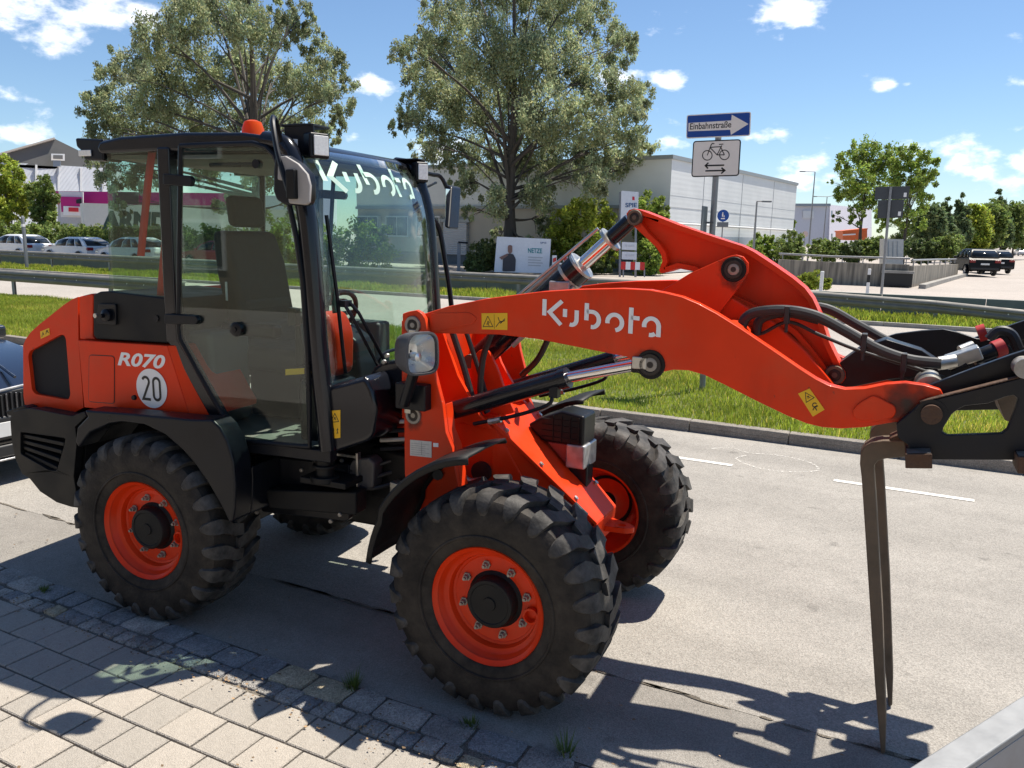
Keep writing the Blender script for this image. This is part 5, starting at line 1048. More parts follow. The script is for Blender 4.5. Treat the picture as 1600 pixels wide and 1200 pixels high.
gd = MB().box(((a[0]+c_[0])/2, -.02, (a[1]+c_[1])/2), (c_[0]-a[0], .3, a[1]-c_[1])).build('roller_door', ribbed('roller door slats', (.52, .53, .55), 2.2, 'Z', .8), hall)
MB().box(((a[0]+c_[0])/2, -.03, a[1]+.12), (c_[0]-a[0]+.5, .34, .22)).build('door_lintel', M_trim, gd)
for x0 in (-25.5, -22.5, -19.5): 
    w = MB().box((x0+1, -.02, 2.5), (2.2, .3, 1.5)).build('window', M_frame, hall); MB().box((x0+.47, -.06, 2.5), (.95, .3, 1.3)).build('pane', M_win, w); MB().box((x0+1.53, -.06, 2.5), (.95, .3, 1.3)).build('pane', M_win, w)
# far left hall with grey gable
gl_ = empty('gabled_hall', (*dp(85, 354, 95)[:2], 0)); tag(gl_, 'big hall with dark grey gable and white lower cladding', 'warehouse')
M_gable = mat('dark grey gable sheet', (.115, .115, .11), .7, var=.08, scale=.5); M_wclad = ribbed('white lower cladding', (.55, .57, .60), 2.5, 'X', .4)
def GH(name, px, dfn, m, th=.3): return MB().add([tuple(dp(x, y, dfn(x))-np.array(gl_.location)) for x, y in px]+[tuple(dp(x, y, dfn(x))-np.array(gl_.location)+np.array([-.8, .6, 0])*th) for x, y in px], [tuple(range(len(px))), tuple(range(2*len(px)-1, len(px)-1, -1))]+[(i, len(px)+i, len(px)+(i+1) % len(px), (i+1) % len(px)) for i in range(len(px))]).build(name, m, gl_)
df_ = lambda x: 95.+.05*(x-85)
GH('gable', [(-60, 258), (85, 216.5), (190, 268), (190, 272), (-60, 250)][:3]+[(190, 266), (-60, 254)][:0]+[(190, 266), (60, 258), (-60, 252)][0:3], df_, M_gable, 18.)
GH('lower_cladding', [(-60, 250), (60, 256.5), (190, 264.5), (190, 370), (-60, 370)], lambda x: df_(x)-.3, M_wclad, 18.)
GH('roof_edge', [(-60, 256), (85, 214.5), (85, 217.5), (-60, 259)], lambda x: df_(x)-.6, mat('pale roof sheet', (.36, .32, .28), .6), 2.)
for k in range(5): GH('pilaster', [(20+35*k, 255+2.2*k), (23+35*k, 255.3+2.2*k), (23+35*k, 350), (20+35*k, 350)], lambda x: df_(x)-.7, M_frame, .5)
mastf = GH('sign_frame', [(80, 240), (101, 240.5), (101, 251), (80, 250.5)], lambda x: df_(x)-1.2, M_frame, .2); GH('sign_field', [(83, 242), (98, 242.5), (98, 248.5), (83, 248)], lambda x: df_(x)-1.5, M_gable, .2); GH('sign_leg', [(83, 250), (95, 250), (95, 260), (83, 260)], lambda x: df_(x)-1.2, M_trim, .2)
# magenta shop
mg = empty('shop_building', (*dp(250, 356, 76)[:2], 0)); tag(mg, 'low shop building with broad magenta fascia behind the white trailer', 'shop')
M_mag = mat('magenta fascia', (.46, .008, .16), .45, var=.04)
def MG(name, px, d, m, th=.4, par=None): 
    f = np.array([-.6, .8, 0]); r = np.array(mg.location); n = len(px); q = [dp(x, y, d+.006*(x-250))-r for x, y in px]
    return MB().add([tuple(v) for v in q]+[tuple(v+f*th) for v in q], [tuple(range(n)), tuple(range(2*n-1, n-1, -1))]+[(i, n+i, n+(i+1) % n, (i+1) % n) for i in range(n)]).build(name, m, par or mg)
MG('wall', [(90, 316), (362, 318), (362, 385), (90, 385)], 76, mat('pale shop wall', (.42, .44, .47), .7, var=.06), 12.); MG('fascia', [(84, 298.5), (362, 302), (362, 321), (84, 319)], 75.6, M_mag, 12.)
MG('white_wing', [(362, 304), (520, 308), (520, 390), (362, 388)], 77., mat('white shop wing', (.60, .62, .64), .7, var=.05), 8.)
sb = MG('shop_sign', [(176, 300), (216, 300.5), (216, 319), (176, 318.5)], 75.2, mat('dark sign', (.05, .02, .03), .5), .2); vtext('lettering', 'ARND', 187, 311, 21, 7, 75.1, M_white, sb, mg, bold=.02)
ps = MG('poster_frame', [(91.5, 299), (129.5, 300), (129.5, 340), (95, 339)], 74.6, M_frame, .2); MG('poster', [(94, 307), (127, 308), (127, 332), (96, 331)], 74.4, M_mag, .1, ps); MG('poster_panel', [(99, 322), (129, 323), (129, 337), (99, 336)], 74.2, M_white, .1, ps); MG('poster_mark', [(107, 324), (122, 324.5), (122, 331), (107, 330.5)], 74.1, M_redp, .1, ps)
MG('poster_figure', [(119, 312), (127, 310), (127, 318), (119, 318)], 74.1, M_ink, .1, ps)
# lettered trailer
tr = empty('box_trailer', (*dp(130, 356, 58)[:2], 0)); tag(tr, 'long white box trailer with dark green company lettering behind the hedge', 'trailer')
A = dp(131, 356, 58); B = dp(470, 362, 66); A[2] = B[2] = 0; dd_ = (B-A); Lr = np.linalg.norm(dd_); dd_ /= Lr; nn2 = np.array([-dd_[1], dd_[0], 0]); rz_ = math.atan2(dd_[1], dd_[0]); tr.location = tuple(A); tr.rotation_euler = (0, 0, rz_)
M_trl = mat('white trailer side', (.66, .66, .66), .5, var=.03); bx2 = MB().box((Lr/2, 1.3, 2.3), (Lr, 2.5, 2.75)).build('box', M_trl, tr, .03); MB().box((Lr/2, .04, 3.62), (Lr, .04, .12)).build('top_rail', M_frame, bx2)
MB().box((Lr/2, 1.3, .8), (Lr-.4, 1.2, .25)).build('chassis', M_steel, tr); text_on('lettering', 'ARNDT', lambda x, y: (1.1+x, .035, 1.75+y), mat('dark green print', (.02, .06, .055), .5, var=0), bx2, w=5.6, h=1.45, shear=.12, bold=.06)
for k in range(3):
    for y_ in (.3, 2.3): MB().lathe([(-.15, .2), (-.15, .48), (.15, .48), (.15, .2)], (Lr-2-1.2*k, y_, .48), (0, 1, 0), 20).build('wheel', M_tyre, tr)
# white office with orange container
ofc = empty('office_building', (*dp(1285, 380, 125)[:2], 0)); tag(ofc, 'white flat-roofed office with rows of small windows in the distance', 'office')
def OF(name, px, d, m, th, root, f=None):
    f = np.array([FWD[0], FWD[1], 0]) if f is None else f; r = np.array(root.location); n = len(px); q = [dp(x, y, d(x) if callable(d) else d)-r for x, y in px]
    return MB().add([tuple(v) for v in q]+[tuple(v+f*th) for v in q], [tuple(range(n)), tuple(range(2*n-1, n-1, -1))]+[(i, n+i, n+(i+1) % n, (i+1) % n) for i in range(n)]).build(name, m, root)
M_offw = mat('white office wall', (.56, .56, .60), .7, var=.04); OF('front_wall', [(1222, 320), (1297, 320), (1295, 384), (1222, 384)], 125, M_offw, 14, ofc); OF('side_wall', [(1297, 320), (1362, 326), (1362, 384), (1295, 384)], lambda x: 125+(x-1297)*.35, mat('office side', (.58, .56, .62), .7), 8, ofc)
OF('parapet', [(1221, 318), (1298, 318), (1298, 322), (1221, 322)], 124.6, M_trim, 15, ofc); OF('name_board', [(1255, 329), (1272, 329), (1272, 341), (1255, 341)], 124.8, M_frame, .2, ofc); OF('roof_vent', [(1232, 313), (1234.5, 313), (1234.5, 319), (1232, 319)], 124.9, M_trim, .5, ofc)
for r_, y_ in enumerate((329, 365)):
    for k in range(9):
        x_ = 1299+4.6*k; OF('window', [(x_, y_+.08*k), (x_+2.6, y_+.09*k), (x_+2.6, y_+9), (x_, y_+9)], lambda x: 124.7+(x-1297)*.35, M_win, .2, ofc)
oc = empty('orange_container', (*dp(1336, 378, 100)[:2], 0)); tag(oc, 'orange container standing below the trees by the office', 'container'); OF('body', [(1317, 362), (1355, 358), (1355, 376), (1317, 375)], 100, mat('orange container paint', (.65, .14, .03), .5, var=.08), 2.4, oc); OF('pale_band', [(1317.5, 366), (1337, 365), (1337, 367), (1317.5, 368)], 99.9, M_white, .1, oc)
OF('roof_rim', [(1316, 360.5), (1356, 356.5), (1356, 358.5), (1316, 362.5)], 99.9, MATS['orange container paint'], 2.5, oc)
# ramp walls, railings, cabinet
def wallstrip(name, P, m, th, parent, org):
    """P: (x,y,ztop) along the wall"""
    b = MB(); V = []
    for x, y, z in P: V += [(x-org[0], y-org[1], -.1), (x-org[0], y-org[1], z)]
    d_ = np.array([P[-1][0]-P[0][0], P[-1][1]-P[0][1]]); d_ /= np.linalg.norm(d_); nn_ = np.array([-d_[1], d_[0]])*th
    n = len(V); V += [(v[0]+nn_[0], v[1]+nn_[1], v[2]) for v in V]; F = []
    for i in range(len(P)-1):
        a = 2*i; F += [(a, a+2, a+3, a+1), (n+a, n+a+1, n+a+3, n+a+2), (a+1, a+3, n+a+3, n+a+1)]
    F += [(0, 1, n+1, n), (n-2, 2*n-2, 2*n-1, n-1)]; return b.add(V, F).build(name, m, parent)
def stain_mat():
    m = mat('streaked concrete', (.33, .30, .255), .85, var=.15, scale=1.2, bump=.1, bscale=25); t = m.node_tree; b = t.nodes['Principled BSDF']; tc = t.nodes.new('ShaderNodeTexCoord'); mp = t.nodes.new('ShaderNodeMapping'); mp.inputs['Scale'].default_value = (3.2, 3.2, .25); t.links.new(tc.outputs['Object'], mp.inputs[0])
    n = t.nodes.new('ShaderNodeTexNoise'); n.inputs['Scale'].default_value = 2; n.inputs['Detail'].default_value = 5; t.links.new(mp.outputs[0], n.inputs['Vector']); r = t.nodes.new('ShaderNodeValToRGB'); t.links.new(n.outputs['Fac'], r.inputs[0]); e = r.color_ramp.elements; e[0].position = .38; e[0].color = (.13, .118, .098, 1); e[1].position = .62; e[1].color = (.31, .275, .22, 1); t.links.new(r.outputs[0], b.inputs['Base Color']); return m
M_streak = stain_mat()
rw = empty('ramp_wall', (-6.5, 42.6, 0)); tag(rw, 'streaked concrete ramp wall with grey handrail and dark opening', 'wall')
wallstrip('wall', [(-7.2, 43.2, 1.08), (-4.6, 42.9, 1.02), (-1.15, 43.0, 1.02)], M_streak, .25, rw, (-6.5, 42.6))
MB().box((-1.6+6.5, .25, .30), (1.3, .3, .6)).build('opening_shade', M_ink, rw); MB().box((-1.6+6.5, .2, .66), (1.4, .4, .12)).build('opening_lintel', M_conc, rw)  # solid black box: the shade inside the opening is put into its colour
hr = MB().tube([(-.7, .7, 1.36), (1.9, .4, 1.30), (5.35, .5, 1.30)], .05, 8).build('handrail', M_post, rw)
for k in range(7): MB().cyl((-.5+.95*k, .65-.04*k, .95), (-.5+.95*k, .65-.04*k, 1.33), .025, 6).build('baluster', M_post, hr)
rw2 = empty('ramp_wall', (-1.1, 43.5, 0)); tag(rw2, 'sloping concrete ramp wall with handrail running toward the black cars', 'wall')
wallstrip('wall', [(-.95, 43.2, .95), (.1, 52, .85), (1.3, 62, .72)], M_streak, .35, rw2, (-1.1, 43.5)); wallstrip('edge_kerb', [(-.35, 42.3, .14), (.5, 50, .14), (1.9, 62, .14)], M_conc, .3, rw2, (-1.1, 43.5))
hr = MB().tube([(.05, -.2, 1.22), (1.1, 8.5, 1.15), (2.2, 18, 1.05)], .05, 8).build('handrail', M_post, rw2)
for k in range(8): MB().cyl((.1+.29*k, .2+2.4*k, .8), (.1+.29*k, .2+2.4*k, 1.19-.02*k), .03, 6).build('baluster', M_post, hr)
P = dp(1396, 402, 43); cb = empty('control_cabinet', (P[0], P[1], 0)); tag(cb, 'pale grey control cabinet behind the ramp wall', 'cabinet'); OF('cabinet', [(1381, 373), (1412, 374), (1411, 425), (1380, 425)], 43, mat('pale cabinet', (.50, .49, .44), .6, var=.08), .5, cb)
for k in range(3): OF('door_seam', [(1388+7*k, 377), (1389+7*k, 377), (1388.6+7*k, 402), (1387.6+7*k, 402)], 42.97, M_trim, .02, cb)
# house across the pavement, behind the viewpoint: it shows in the cab glass
hs = empty('house', (-8, -12, 0)); tag(hs, 'beige rendered house across the pavement, seen only as a reflection in the cab glass', 'house')
MB().box((0, -4, 3.0), (26, 8, 6.2)).build('wall', mat('warm beige render', (.27, .22, .16), .9, var=.05, scale=.8), hs); MB().prism([(-8.4, 6.1), (.4, 6.1), (-4, 9)], -13.4, 13.4, 'u').build('roof', mat('brown roof tiles', (.16, .09, .06), .8, var=.2, scale=5), hs)
for k in range(6):
    for z in (1.6, 4.4): w = MB().box((-10.5+4.2*k, .02, z), (1.3, .10, 1.3)).build('window', M_frame, hs); MB().box((-10.5+4.2*k, .05, z), (1.1, .10, 1.1)).build('pane', M_win, w)
# galvanised railing at the near corner
P1, P2 = onz(1385, 1222, .82), onz(1640, 1060, .82); d_ = (P2-P1); L_ = np.linalg.norm(d_); d_ /= L_
rg = empty('steel_railing', (P2[0], P2[1], 0), math.atan2(d_[1], d_[0])); tag(rg, 'bright galvanised flat steel railing at the edge of the pavement', 'railing')
wv = .072; M_gz = mat('bright galvanised steel', (.24, .245, .25), .55, metal=.3, var=.10, scale=18, bump=.03, bscale=90)
tb = MB().box((-L_/2, -wv/2, .81), (L_+.0, wv, .02)).build('top_rail', M_gz, rg, .004); MB().box((-L_/2-.05, -wv+.004, .69), (L_-.1, .008, .22)).build('side_panel', mat('aged galvanised panel', (.30, .29, .29), .6, metal=.4, var=.2, scale=12), rg, .002)
MB().box((-L_+.1, -.04, .4), (.06, .06, .80)).build('post', M_gz, rg, .004); MB().box((-.1, -.04, .4), (.06, .06, .80)).build('post', M_gz, rg, .004)
# ================================================================== cars
M_ctyre = mat('car tyre', (.015, .015, .016), .75, var=.15); M_crim = mat('alloy rim', (.45, .45, .46), .3, metal=.8, var=.1); M_cg = mat('dark car glass', (.012, .015, .018), .10, var=.1, scale=2, spec=.35); M_tail = mat('red tail lamp', (.22, .006, .008), .25, var=.1); M_trimc = mat('black car trim', (.015, .015, .016), .5, var=.1); M_pl = mat('number plate', (.70, .70, .68), .5, var=.05)
WT = MB().lathe([(-.10, .20), (-.11, .24), (-.105, .30), (-.06, .325), (.06, .325), (.105, .30), (.11, .24), (.10, .20)], (0, 0, 0), (0, 1, 0), 28).mesh('tyre', True); WT.materials.append(M_ctyre)
_r = MB().lathe([(-.10, .205), (-.09, .20), (-.06, .19), (-.05, .06), (-.075, .05), (-.075, 0)], (0, 0, 0), (0, 1, 0), 28).lathe([(.10, .205), (.09, .20), (.06, .19), (.05, .06), (.075, .05), (.075, 0)], (0, 0, 0), (0, 1, 0), 28)
for k in range(5):
    a = 2*math.pi*k/5
    for sg in (-1, 1): _r.box((.11*math.cos(a), sg*.085, .11*math.sin(a)), (.19, .03, .05), 0, np.array(Matrix.Rotation(-a, 3, 'Y')))
WR = _r.mesh('wheel', True); WR.materials.append(M_crim)
def car(label, loc, rz, paint, group=None, L=4.25, Wd=1.76, H=1.46, suv=False, name='parked_car'):
    e = empty(name, loc, rz); tag(e, label, 'car', group); k = L/4.25; g = (H-1.46); hw = Wd/2; wr = 1.12 if suv else 1.
    fx_, rx_ = 1.32*k, -1.28*k; up = .06 if suv else 0.
    def arch(c): return [(c-.37*wr*math.cos(t), .30*wr+.37*wr*math.sin(t)) for t in np.linspace(0, math.pi, 9)]
    low = [(-2.08*k, .30+up), (rx_-.37*wr, .24+up)]+arch(rx_)+[(rx_+.37*wr, .22+up), (fx_-.37*wr, .22+up)]+arch(fx_)+[(fx_+.37*wr, .24+up), (2.05*k, .28+up), (2.12*k, .42+up), (2.10*k, .58+up), (2.02*k, .70+up+g*.3), (1.80*k, .80+up+g*.4), (1.0*k, .93+up+g*.5), (-1.95*k, .97+up+g*.5), (-2.08*k, .88+up+g*.4), (-2.12*k, .60+up), (-2.12*k, .42+up)]
    bd = MB(); n = len(low)
    secs = [(-hw+.10, .90), (-hw+.02, .985), (-hw, 1.), (hw, 1.), (hw-.02, .985), (hw-.10, .90)]
    V = []
    for s_, sc in secs: V += [(p[0]*(.985+.015*(sc > .98)) if abs(p[0]) > 1.7 else p[0], s_ if p[1] > .35 else s_*.97, (p[1]-.55)*sc+.55 if p[1] > .75 else p[1]) for p in low]
    F = [(i*n+j, i*n+(j+1) % n, (i+1)*n+(j+1) % n, (i+1)*n+j) for i in range(5) for j in range(n)]+[tuple(range(n)), tuple(range(6*n-1, 5*n-1, -1))]
    body = bd.add(V, F).build('body', paint, e, ang=30)
    zb = .92+up+g*.5; zt = H; bw, tw = hw-.05, hw-.24
    xb0, xb1, xt0, xt1 = (-2.0 if suv else -2.02)*k, 1.05*k, (-1.55 if suv else -1.22)*k, (.22 if suv else .12)*k
    Gs = [(xb1, xb0, bw, zb-.05), ((xb1+xt1)/2+.10, (xb0+xt0)/2-.05, (bw+tw)/2+.03, (zb+zt)/2+.03), (xt1, xt0, tw, zt-.05), (xt1-.25, xt0+.15, tw-.10, zt)]
    V = []
    for a, c, w, z in Gs: V += [(a, -w, z), (a, w, z), (c, w, z), (c, -w, z)]
    gh = MB().add(V, [(4*i+j, 4*i+(j+1) % 4, 4*i+4+(j+1) % 4, 4*i+4+j) for i in range(3) for j in range(4)]+[(12, 13, 14, 15)]).build('cabin', paint, body, .03, 2)
    def lerp(a, c, t): return a+(c-a)*t
    def sec_at(z):
        zz = [q[3] for q in Gs]; return [float(np.interp(z, zz, [q[i] for q in Gs])) for i in (0, 1, 2)]
    zr = [zb+.015, (zb+zt)/2+.03, zt-.10]
    def side(x0, x1, sg):
        G = []
        for z in zr:
            a, c, w = sec_at(z); G.append([(lerp(c, a, x0), sg*(w+.012), z), (lerp(c, a, x1), sg*(w+.012), z)])
        MB().grid(G).build('side_window', M_cg, gh, solid=.008)
    for sg in (-1, 1):
        side(.10, .30, sg); side(.335, .58, sg); side(.61, .92, sg)
    def endw(k_, sgn, nm):
        G = []
        for z in zr:
            q = sec_at(z); G.append([(q[k_]+sgn*.014, -q[2]+.09, z), (q[k_]+sgn*.014, q[2]-.09, z)])
        MB().grid(G).build(nm, M_cg, gh, solid=.008)
    endw(0, 1, 'windscreen'); endw(1, -1, 'rear_window')
    for x in (fx_, rx_):
        for sg in (-1, 1):
            w = bpy.data.objects.new('wheel', WR); COL.objects.link(w); w.parent = e; w.location = (x, sg*(hw-.12), .325*wr); w.scale = (wr, 1, wr); t = bpy.data.objects.new('tyre', WT); COL.objects.link(t); t.parent = w
    for sg in (-1, 1):
        MB().box((-2.07*k, sg*(hw-.20), .80+up+g*.3), (.16, .36, .17)).build('tail_lamp', M_tail, body, .03); MB().box((1.98*k, sg*(hw-.24), .66+up+g*.2), (.22, .40, .13)).build('headlamp', M_refl, body, .04)
        MB().box((.72*k, sg*(hw+.08), .98+up+g*.5), (.14, .16, .12)).build('door_mirror', paint, body, .03); MB().box((0, sg*(hw-.005), .30+up), (1.7*k, .03, .10)).build('sill_trim', M_trimc, body, .01)
    MB().box((-2.13*k, 0, .72+up), (.03, .52, .11)).build('number_plate', M_pl, body, .004); MB().box((-2.10*k, 0, .42+up), (.10, Wd-.2, .16)).build('rear_bumper_trim', M_trimc, body, .03); MB().box((2.10*k, 0, .45+up), (.10, 1.2, .20)).build('grille', M_trimc, body, .03)
    return e, body
M_dkc = mat('dark chrome', (.12, .12, .13), .25, metal=.9)
P_white = mat('white car paint', (.72, .73, .75), .22, var=.03, coat=.6); P_red = mat('dark red car paint', (.28, .015, .02), .22, var=.03, coat=.6); P_black = mat('black car paint', (.004, .004, .005), .4, var=.05, spec=.2); P_navy = mat('navy metallic paint', (.008, .011, .022), .22, metal=.1, var=.04, coat=.9)
def onY(x, Y): p = ony(x, 400, Y); return (p[0], Y, 0)
car('white estate car with red tail lamp parked before the hedge', onY(30, 30), math.pi, P_white, L=4.4, H=1.48); car('white hatchback with dark tail lamps parked before the hedge', onY(122, 30), math.pi, P_white, L=4.2, H=1.42); car('white hatchback seen through the rear quarter glass of the cab', onY(208, 30), math.pi, P_white, L=4.1, H=1.5)
car('dark red car seen through the cab door glass', onY(345, 31), math.pi, P_red, L=4.5, H=1.45)
q = dp(1520, 428, 55); car('black sport utility car parked at the end of the ramp wall', (q[0], q[1], 0), rad(104), P_black, L=4.6, Wd=1.9, H=1.76, suv=True); q = dp(1545, 424, 60); car('second black sport utility car partly hidden behind the first', (q[0], q[1], 0), rad(104), P_black, L=4.5, Wd=1.88, H=1.70, suv=True)
q = dp(1597, 381, 170); car('tiny pale car far away on the tree-lined road', (q[0], q[1], 0), rad(100), P_white, L=4.3, H=1.6)
# the car parked right behind the loader
fc = onz(-20, 663, .5); kx = 4.7/4.25
bw_, bbody = car('navy blue car with slatted grille parked right behind the loader', (fc[0]-2.12*kx, fc[1], 0), 0, P_navy, L=4.7, Wd=1.84, H=1.50)
for sg in (-1, 1):
    gf = MB().prism(rounded([(sg*.03, .50), (sg*.36, .52), (sg*.40, .66), (sg*.30, .735), (sg*.05, .72)], .03), 2.09*kx, 2.10*kx+.03, 'u').build('kidney_grille', M_trimc, bbody, .008)
    for k in range(8): MB().box((2.10*kx+.035, sg*(.07+.038*k), .625), (.03, .014, .19-.012*abs(k-3)))  .build('grille_slat', M_trimc if k % 2 else M_dkc, gf, .004)
    MB().tube([(2.10*kx+.03, sg*.04, .735), (2.09*kx+.03, sg*.30, .755), (2.05*kx+.03, sg*.40, .69)], .010, 6).build('grille_rim', M_crim, gf)
    MB().tube(catmull([(1.98*kx, sg*.33, .80), (1.6*kx, sg*.40, .885), (1.0*kx, sg*.52, .945)], 5), .012, 6).build('bonnet_crease', P_navy, bbody)
pl_ = MB().box((2.13*kx+.01, 0, .44), (.02, .52, .115)).build('front_plate', M_pl, bbody, .004)
text_on('lettering', 'X', lambda x, y: (2.13*kx+.0215, .185+x, .405+y), M_ink, pl_, w=.055, h=.075, bold=.02); MB().box((2.12*kx, 0, .27), (.06, 1.5, .10)).build('lower_grille', M_trimc, bbody, .02); MB().box((2.13*kx, 0, .205), (.05, 1.5, .015)).build('chrome_strip', M_crim, bbody, .004)
# ================================================================== trees, bushes, hedges
M_bark = mat('grey brown bark', (.06, .05, .04), .9, var=.3, scale=4, bump=.6, bscale=12)
def leafmat(name, col, tr=.35): return mat(name, col, .5, var=.18, scale=.5, vtint=True, transl=tr, spec=.35)
L_silver = leafmat('silvery willow leaves', (.285, .335, .185), .5); L_green = leafmat('fresh green leaves', (.22, .31, .06), .5); L_mid = leafmat('mid green leaves', (.18, .25, .065), .5); L_dark = leafmat('dark green leaves', (.10, .145, .05), .45); L_lime = leafmat('lime green leaves', (.28, .35, .05), .5); L_con = leafmat('conifer needles', (.12, .175, .075), .45)
def foliage(name, parent, org, blobs, n, leaf, m, clumps=26, spread=.30, droop=.25, var=.35, flat=1.):
    org = np.asarray(org, float); B = np.array([np.r_[c, r] for c, r in blobs]); w = B[:, 3]**2.1; w /= w.sum(); C = []; R = []; Wt = []
    for (cx, cy, cz, r), wi in zip(B, w):
        k = max(5, int(clumps*len(B)*wi)); d = RNG.normal(size=(k, 3)); d /= np.linalg.norm(d, axis=1)[:, None]; rr = r*RNG.uniform(.25, 1., k)**.55
        C.append(np.c_[cx, cy, cz]+d*rr[:, None]*np.array([1, 1, flat])); R.append(r*spread*RNG.uniform(.55, 1.35, k)); Wt.append(np.full(k, wi/k)*RNG.uniform(.4, 1.6, k))
    C, R, Wt = np.concatenate(C), np.concatenate(R), np.concatenate(Wt); Wt /= Wt.sum(); CT = RNG.uniform(1-var, 1+var, len(C)); idx = RNG.choice(len(C), n, p=Wt)
    d = RNG.normal(size=(n, 3)); d /= np.linalg.norm(d, axis=1)[:, None]; P = C[idx]+d*(R[idx]*RNG.uniform(.1, 1.15, n)**.6)[:, None]; P[:, 2] -= droop*R[idx]*np.abs(RNG.normal(size=n))
    P[:, 2] = np.maximum(P[:, 2], .06)
    t = RNG.normal(size=(n, 3)); t[:, 2] -= .5*droop*4; t /= np.linalg.norm(t, axis=1)[:, None]; s = np.cross(t, RNG.normal(size=(n, 3))); s /= np.linalg.norm(s, axis=1)[:, None]+1e-9
    ls = leaf*RNG.uniform(.6, 1.35, n)[:, None]; P = P-org
    V = np.empty((n, 4, 3)); V[:, 0] = P-t*ls*.5; V[:, 1] = P+s*ls*.24; V[:, 2] = P+t*ls*.5; V[:, 3] = P-s*ls*.24; F = np.arange(4*n).reshape(n, 4)
    g = CT[idx]*RNG.uniform(.75, 1.3, n); y = RNG.uniform(-.12, .22, n); T = np.stack([g*(1+y), g, g*(1-.4*y)], 1)
    return fastmesh(name, V.reshape(-1, 3), F, m, parent, tint=T)
def tree(label, bx, by, depth, blobs, n, leaf, m, trunk_r=.3, fork=.25, cat='tree', name='deciduous_tree', dj=.18, limbs=True, group=None, **k):
    """blobs in photo pixels at the tree's depth: (x, y, r)"""
    base = dp(bx, by, depth); base[2] = 0; e = empty(name, base); tag(e, label, cat, group); sc = depth/FPX; top = min(y for _, y, _ in blobs)
    W_ = max(abs(x-bx) for x, _, _ in blobs)*sc+1; BL = []
    for x, y, r in blobs:
        off = RNG.uniform(-1, 1)*math.sqrt(max(.05, 1-min(1, (abs(x-bx)*sc/W_))**2))*W_*.55 if dj else 0
        p = dp(x, y, depth+off*(dj > 0)); BL.append((p, r*sc))
    ztop = max(p[2]+r*.3 for p, r in BL)
    if limbs:
        fz = ztop*fork; b = MB().tube(catmull([(0, 0, -.05), (trunk_r*.3, 0, fz*.5), (0, trunk_r*.4, fz), (trunk_r*.5, 0, ztop*.55), (0, 0, ztop*.9)], 5), list(np.linspace(trunk_r*1.15, trunk_r*.12, 21)), 10); b.build('trunk', M_bark, e)
        lb = MB()
        for i, (p, r) in enumerate(BL):
            q = p-base; z0 = min(q[2]*.75, fz*(.9+1.6*RNG.random())); z0 = max(z0, fz*.7); mid = np.array([q[0]*.45, q[1]*.45, z0+(q[2]-z0)*.62]); P = catmull([(0, 0, z0), mid, q+np.array([0, 0, r*.35])], 6); r0 = trunk_r*RNG.uniform(.16, .32); lb.tube(P, list(np.linspace(r0, r0*.12, len(P))), 6, False)
            for j in range(3):
                dv = RNG.normal(size=3)*r*.6; lb.tube(catmull([P[8], P[10]+dv*.4, q+dv], 4), list(np.linspace(r0*.4, r0*.06, 9)), 5, False)
        lb.build('limbs', M_bark, e)
    foliage('crown', e, base, BL, n, leaf, m, **k); return e
CT_ = [(640, 85, 34), (665, 65, 30), (690, 30, 44), (735, 10, 50), (790, -30, 60), (840, 20, 55), (890, 5, 50), (935, 30, 46), (965, 75, 42), (985, 60, 24), (660, 120, 42), (700, 95, 55), (760, 70, 60), (820, 95, 62), (880, 90, 55), (935, 125, 45), (975, 145, 40), (1005, 150, 30), (640, 170, 34), (622, 195, 22), (680, 170, 55), (740, 160, 60), (800, 170, 62), (860, 170, 58), (920, 180, 50), (980, 190, 42), (1010, 215, 28), (665, 225, 30), (700, 235, 40), (755, 240, 48), (830, 240, 52), (890, 245, 46), (945, 235, 42), (990, 250, 36), (1012, 265, 18), (720, 280, 32), (770, 310, 34), (840, 300, 40), (930, 275, 36), (850, 345, 30), (735, 330, 18), (700, -60, 60), (850, -80, 70), (780, 370, 22), (820, 380, 20)]
CT_ = [(x, y, r*.80) for x, y, r in CT_]
tree('tall broad tree with silvery leaves and forked trunk behind the billboard', 793, 422, 47., CT_, 185000, .165, L_silver, .42, .22, clumps=48, spread=.25, droop=.6, var=.45)
LT_ = [(140, 165, 28), (165, 120, 34), (200, 95, 42), (240, 60, 46), (290, 25, 52), (350, 15, 56), (395, 40, 50), (440, 15, 26), (445, 50, 34), (475, 25, 28), (485, 60, 34), (520, 95, 34), (545, 130, 20), (180, 165, 48), (235, 140, 58), (300, 110, 62), (370, 110, 60), (430, 120, 54), (490, 130, 46), (530, 150, 30), (160, 210, 36), (215, 210, 52), (280, 190, 58), (350, 190, 58), (420, 190, 54), (485, 190, 44), (530, 190, 24), (150, 250, 24), (175, 275, 34), (220, 270, 36), (330, 250, 44), (400, 255, 42), (470, 245, 40), (190, 320, 20), (400, 330, 30), (350, 315, 28), (460, 320, 24), (300, -30, 60), (370, -40, 56), (515, 225, 20)]
LT_ = [(x, y, r*.78) for x, y, r in LT_]
tree('broad tree with grey-green leaves rising behind the loader cab', 402, 414, 46., LT_, 155000, .165, L_silver, .40, .25, clumps=48, spread=.25, droop=.6, var=.45)
tree('slim young tree with airy crown behind the dark sign backs', 1342, 384, 84., [(1345, 235, 22), (1325, 258, 24), (1362, 250, 26), (1395, 240, 18), (1310, 250, 12), (1340, 280, 26), (1375, 275, 26), (1320, 300, 18), (1298, 285, 6), (1350, 305, 22), (1340, 335, 16), (1305, 340, 10), (1372, 308, 22)], 12500, .32, L_green, .22, .3, clumps=26, spread=.26, droop=.1)
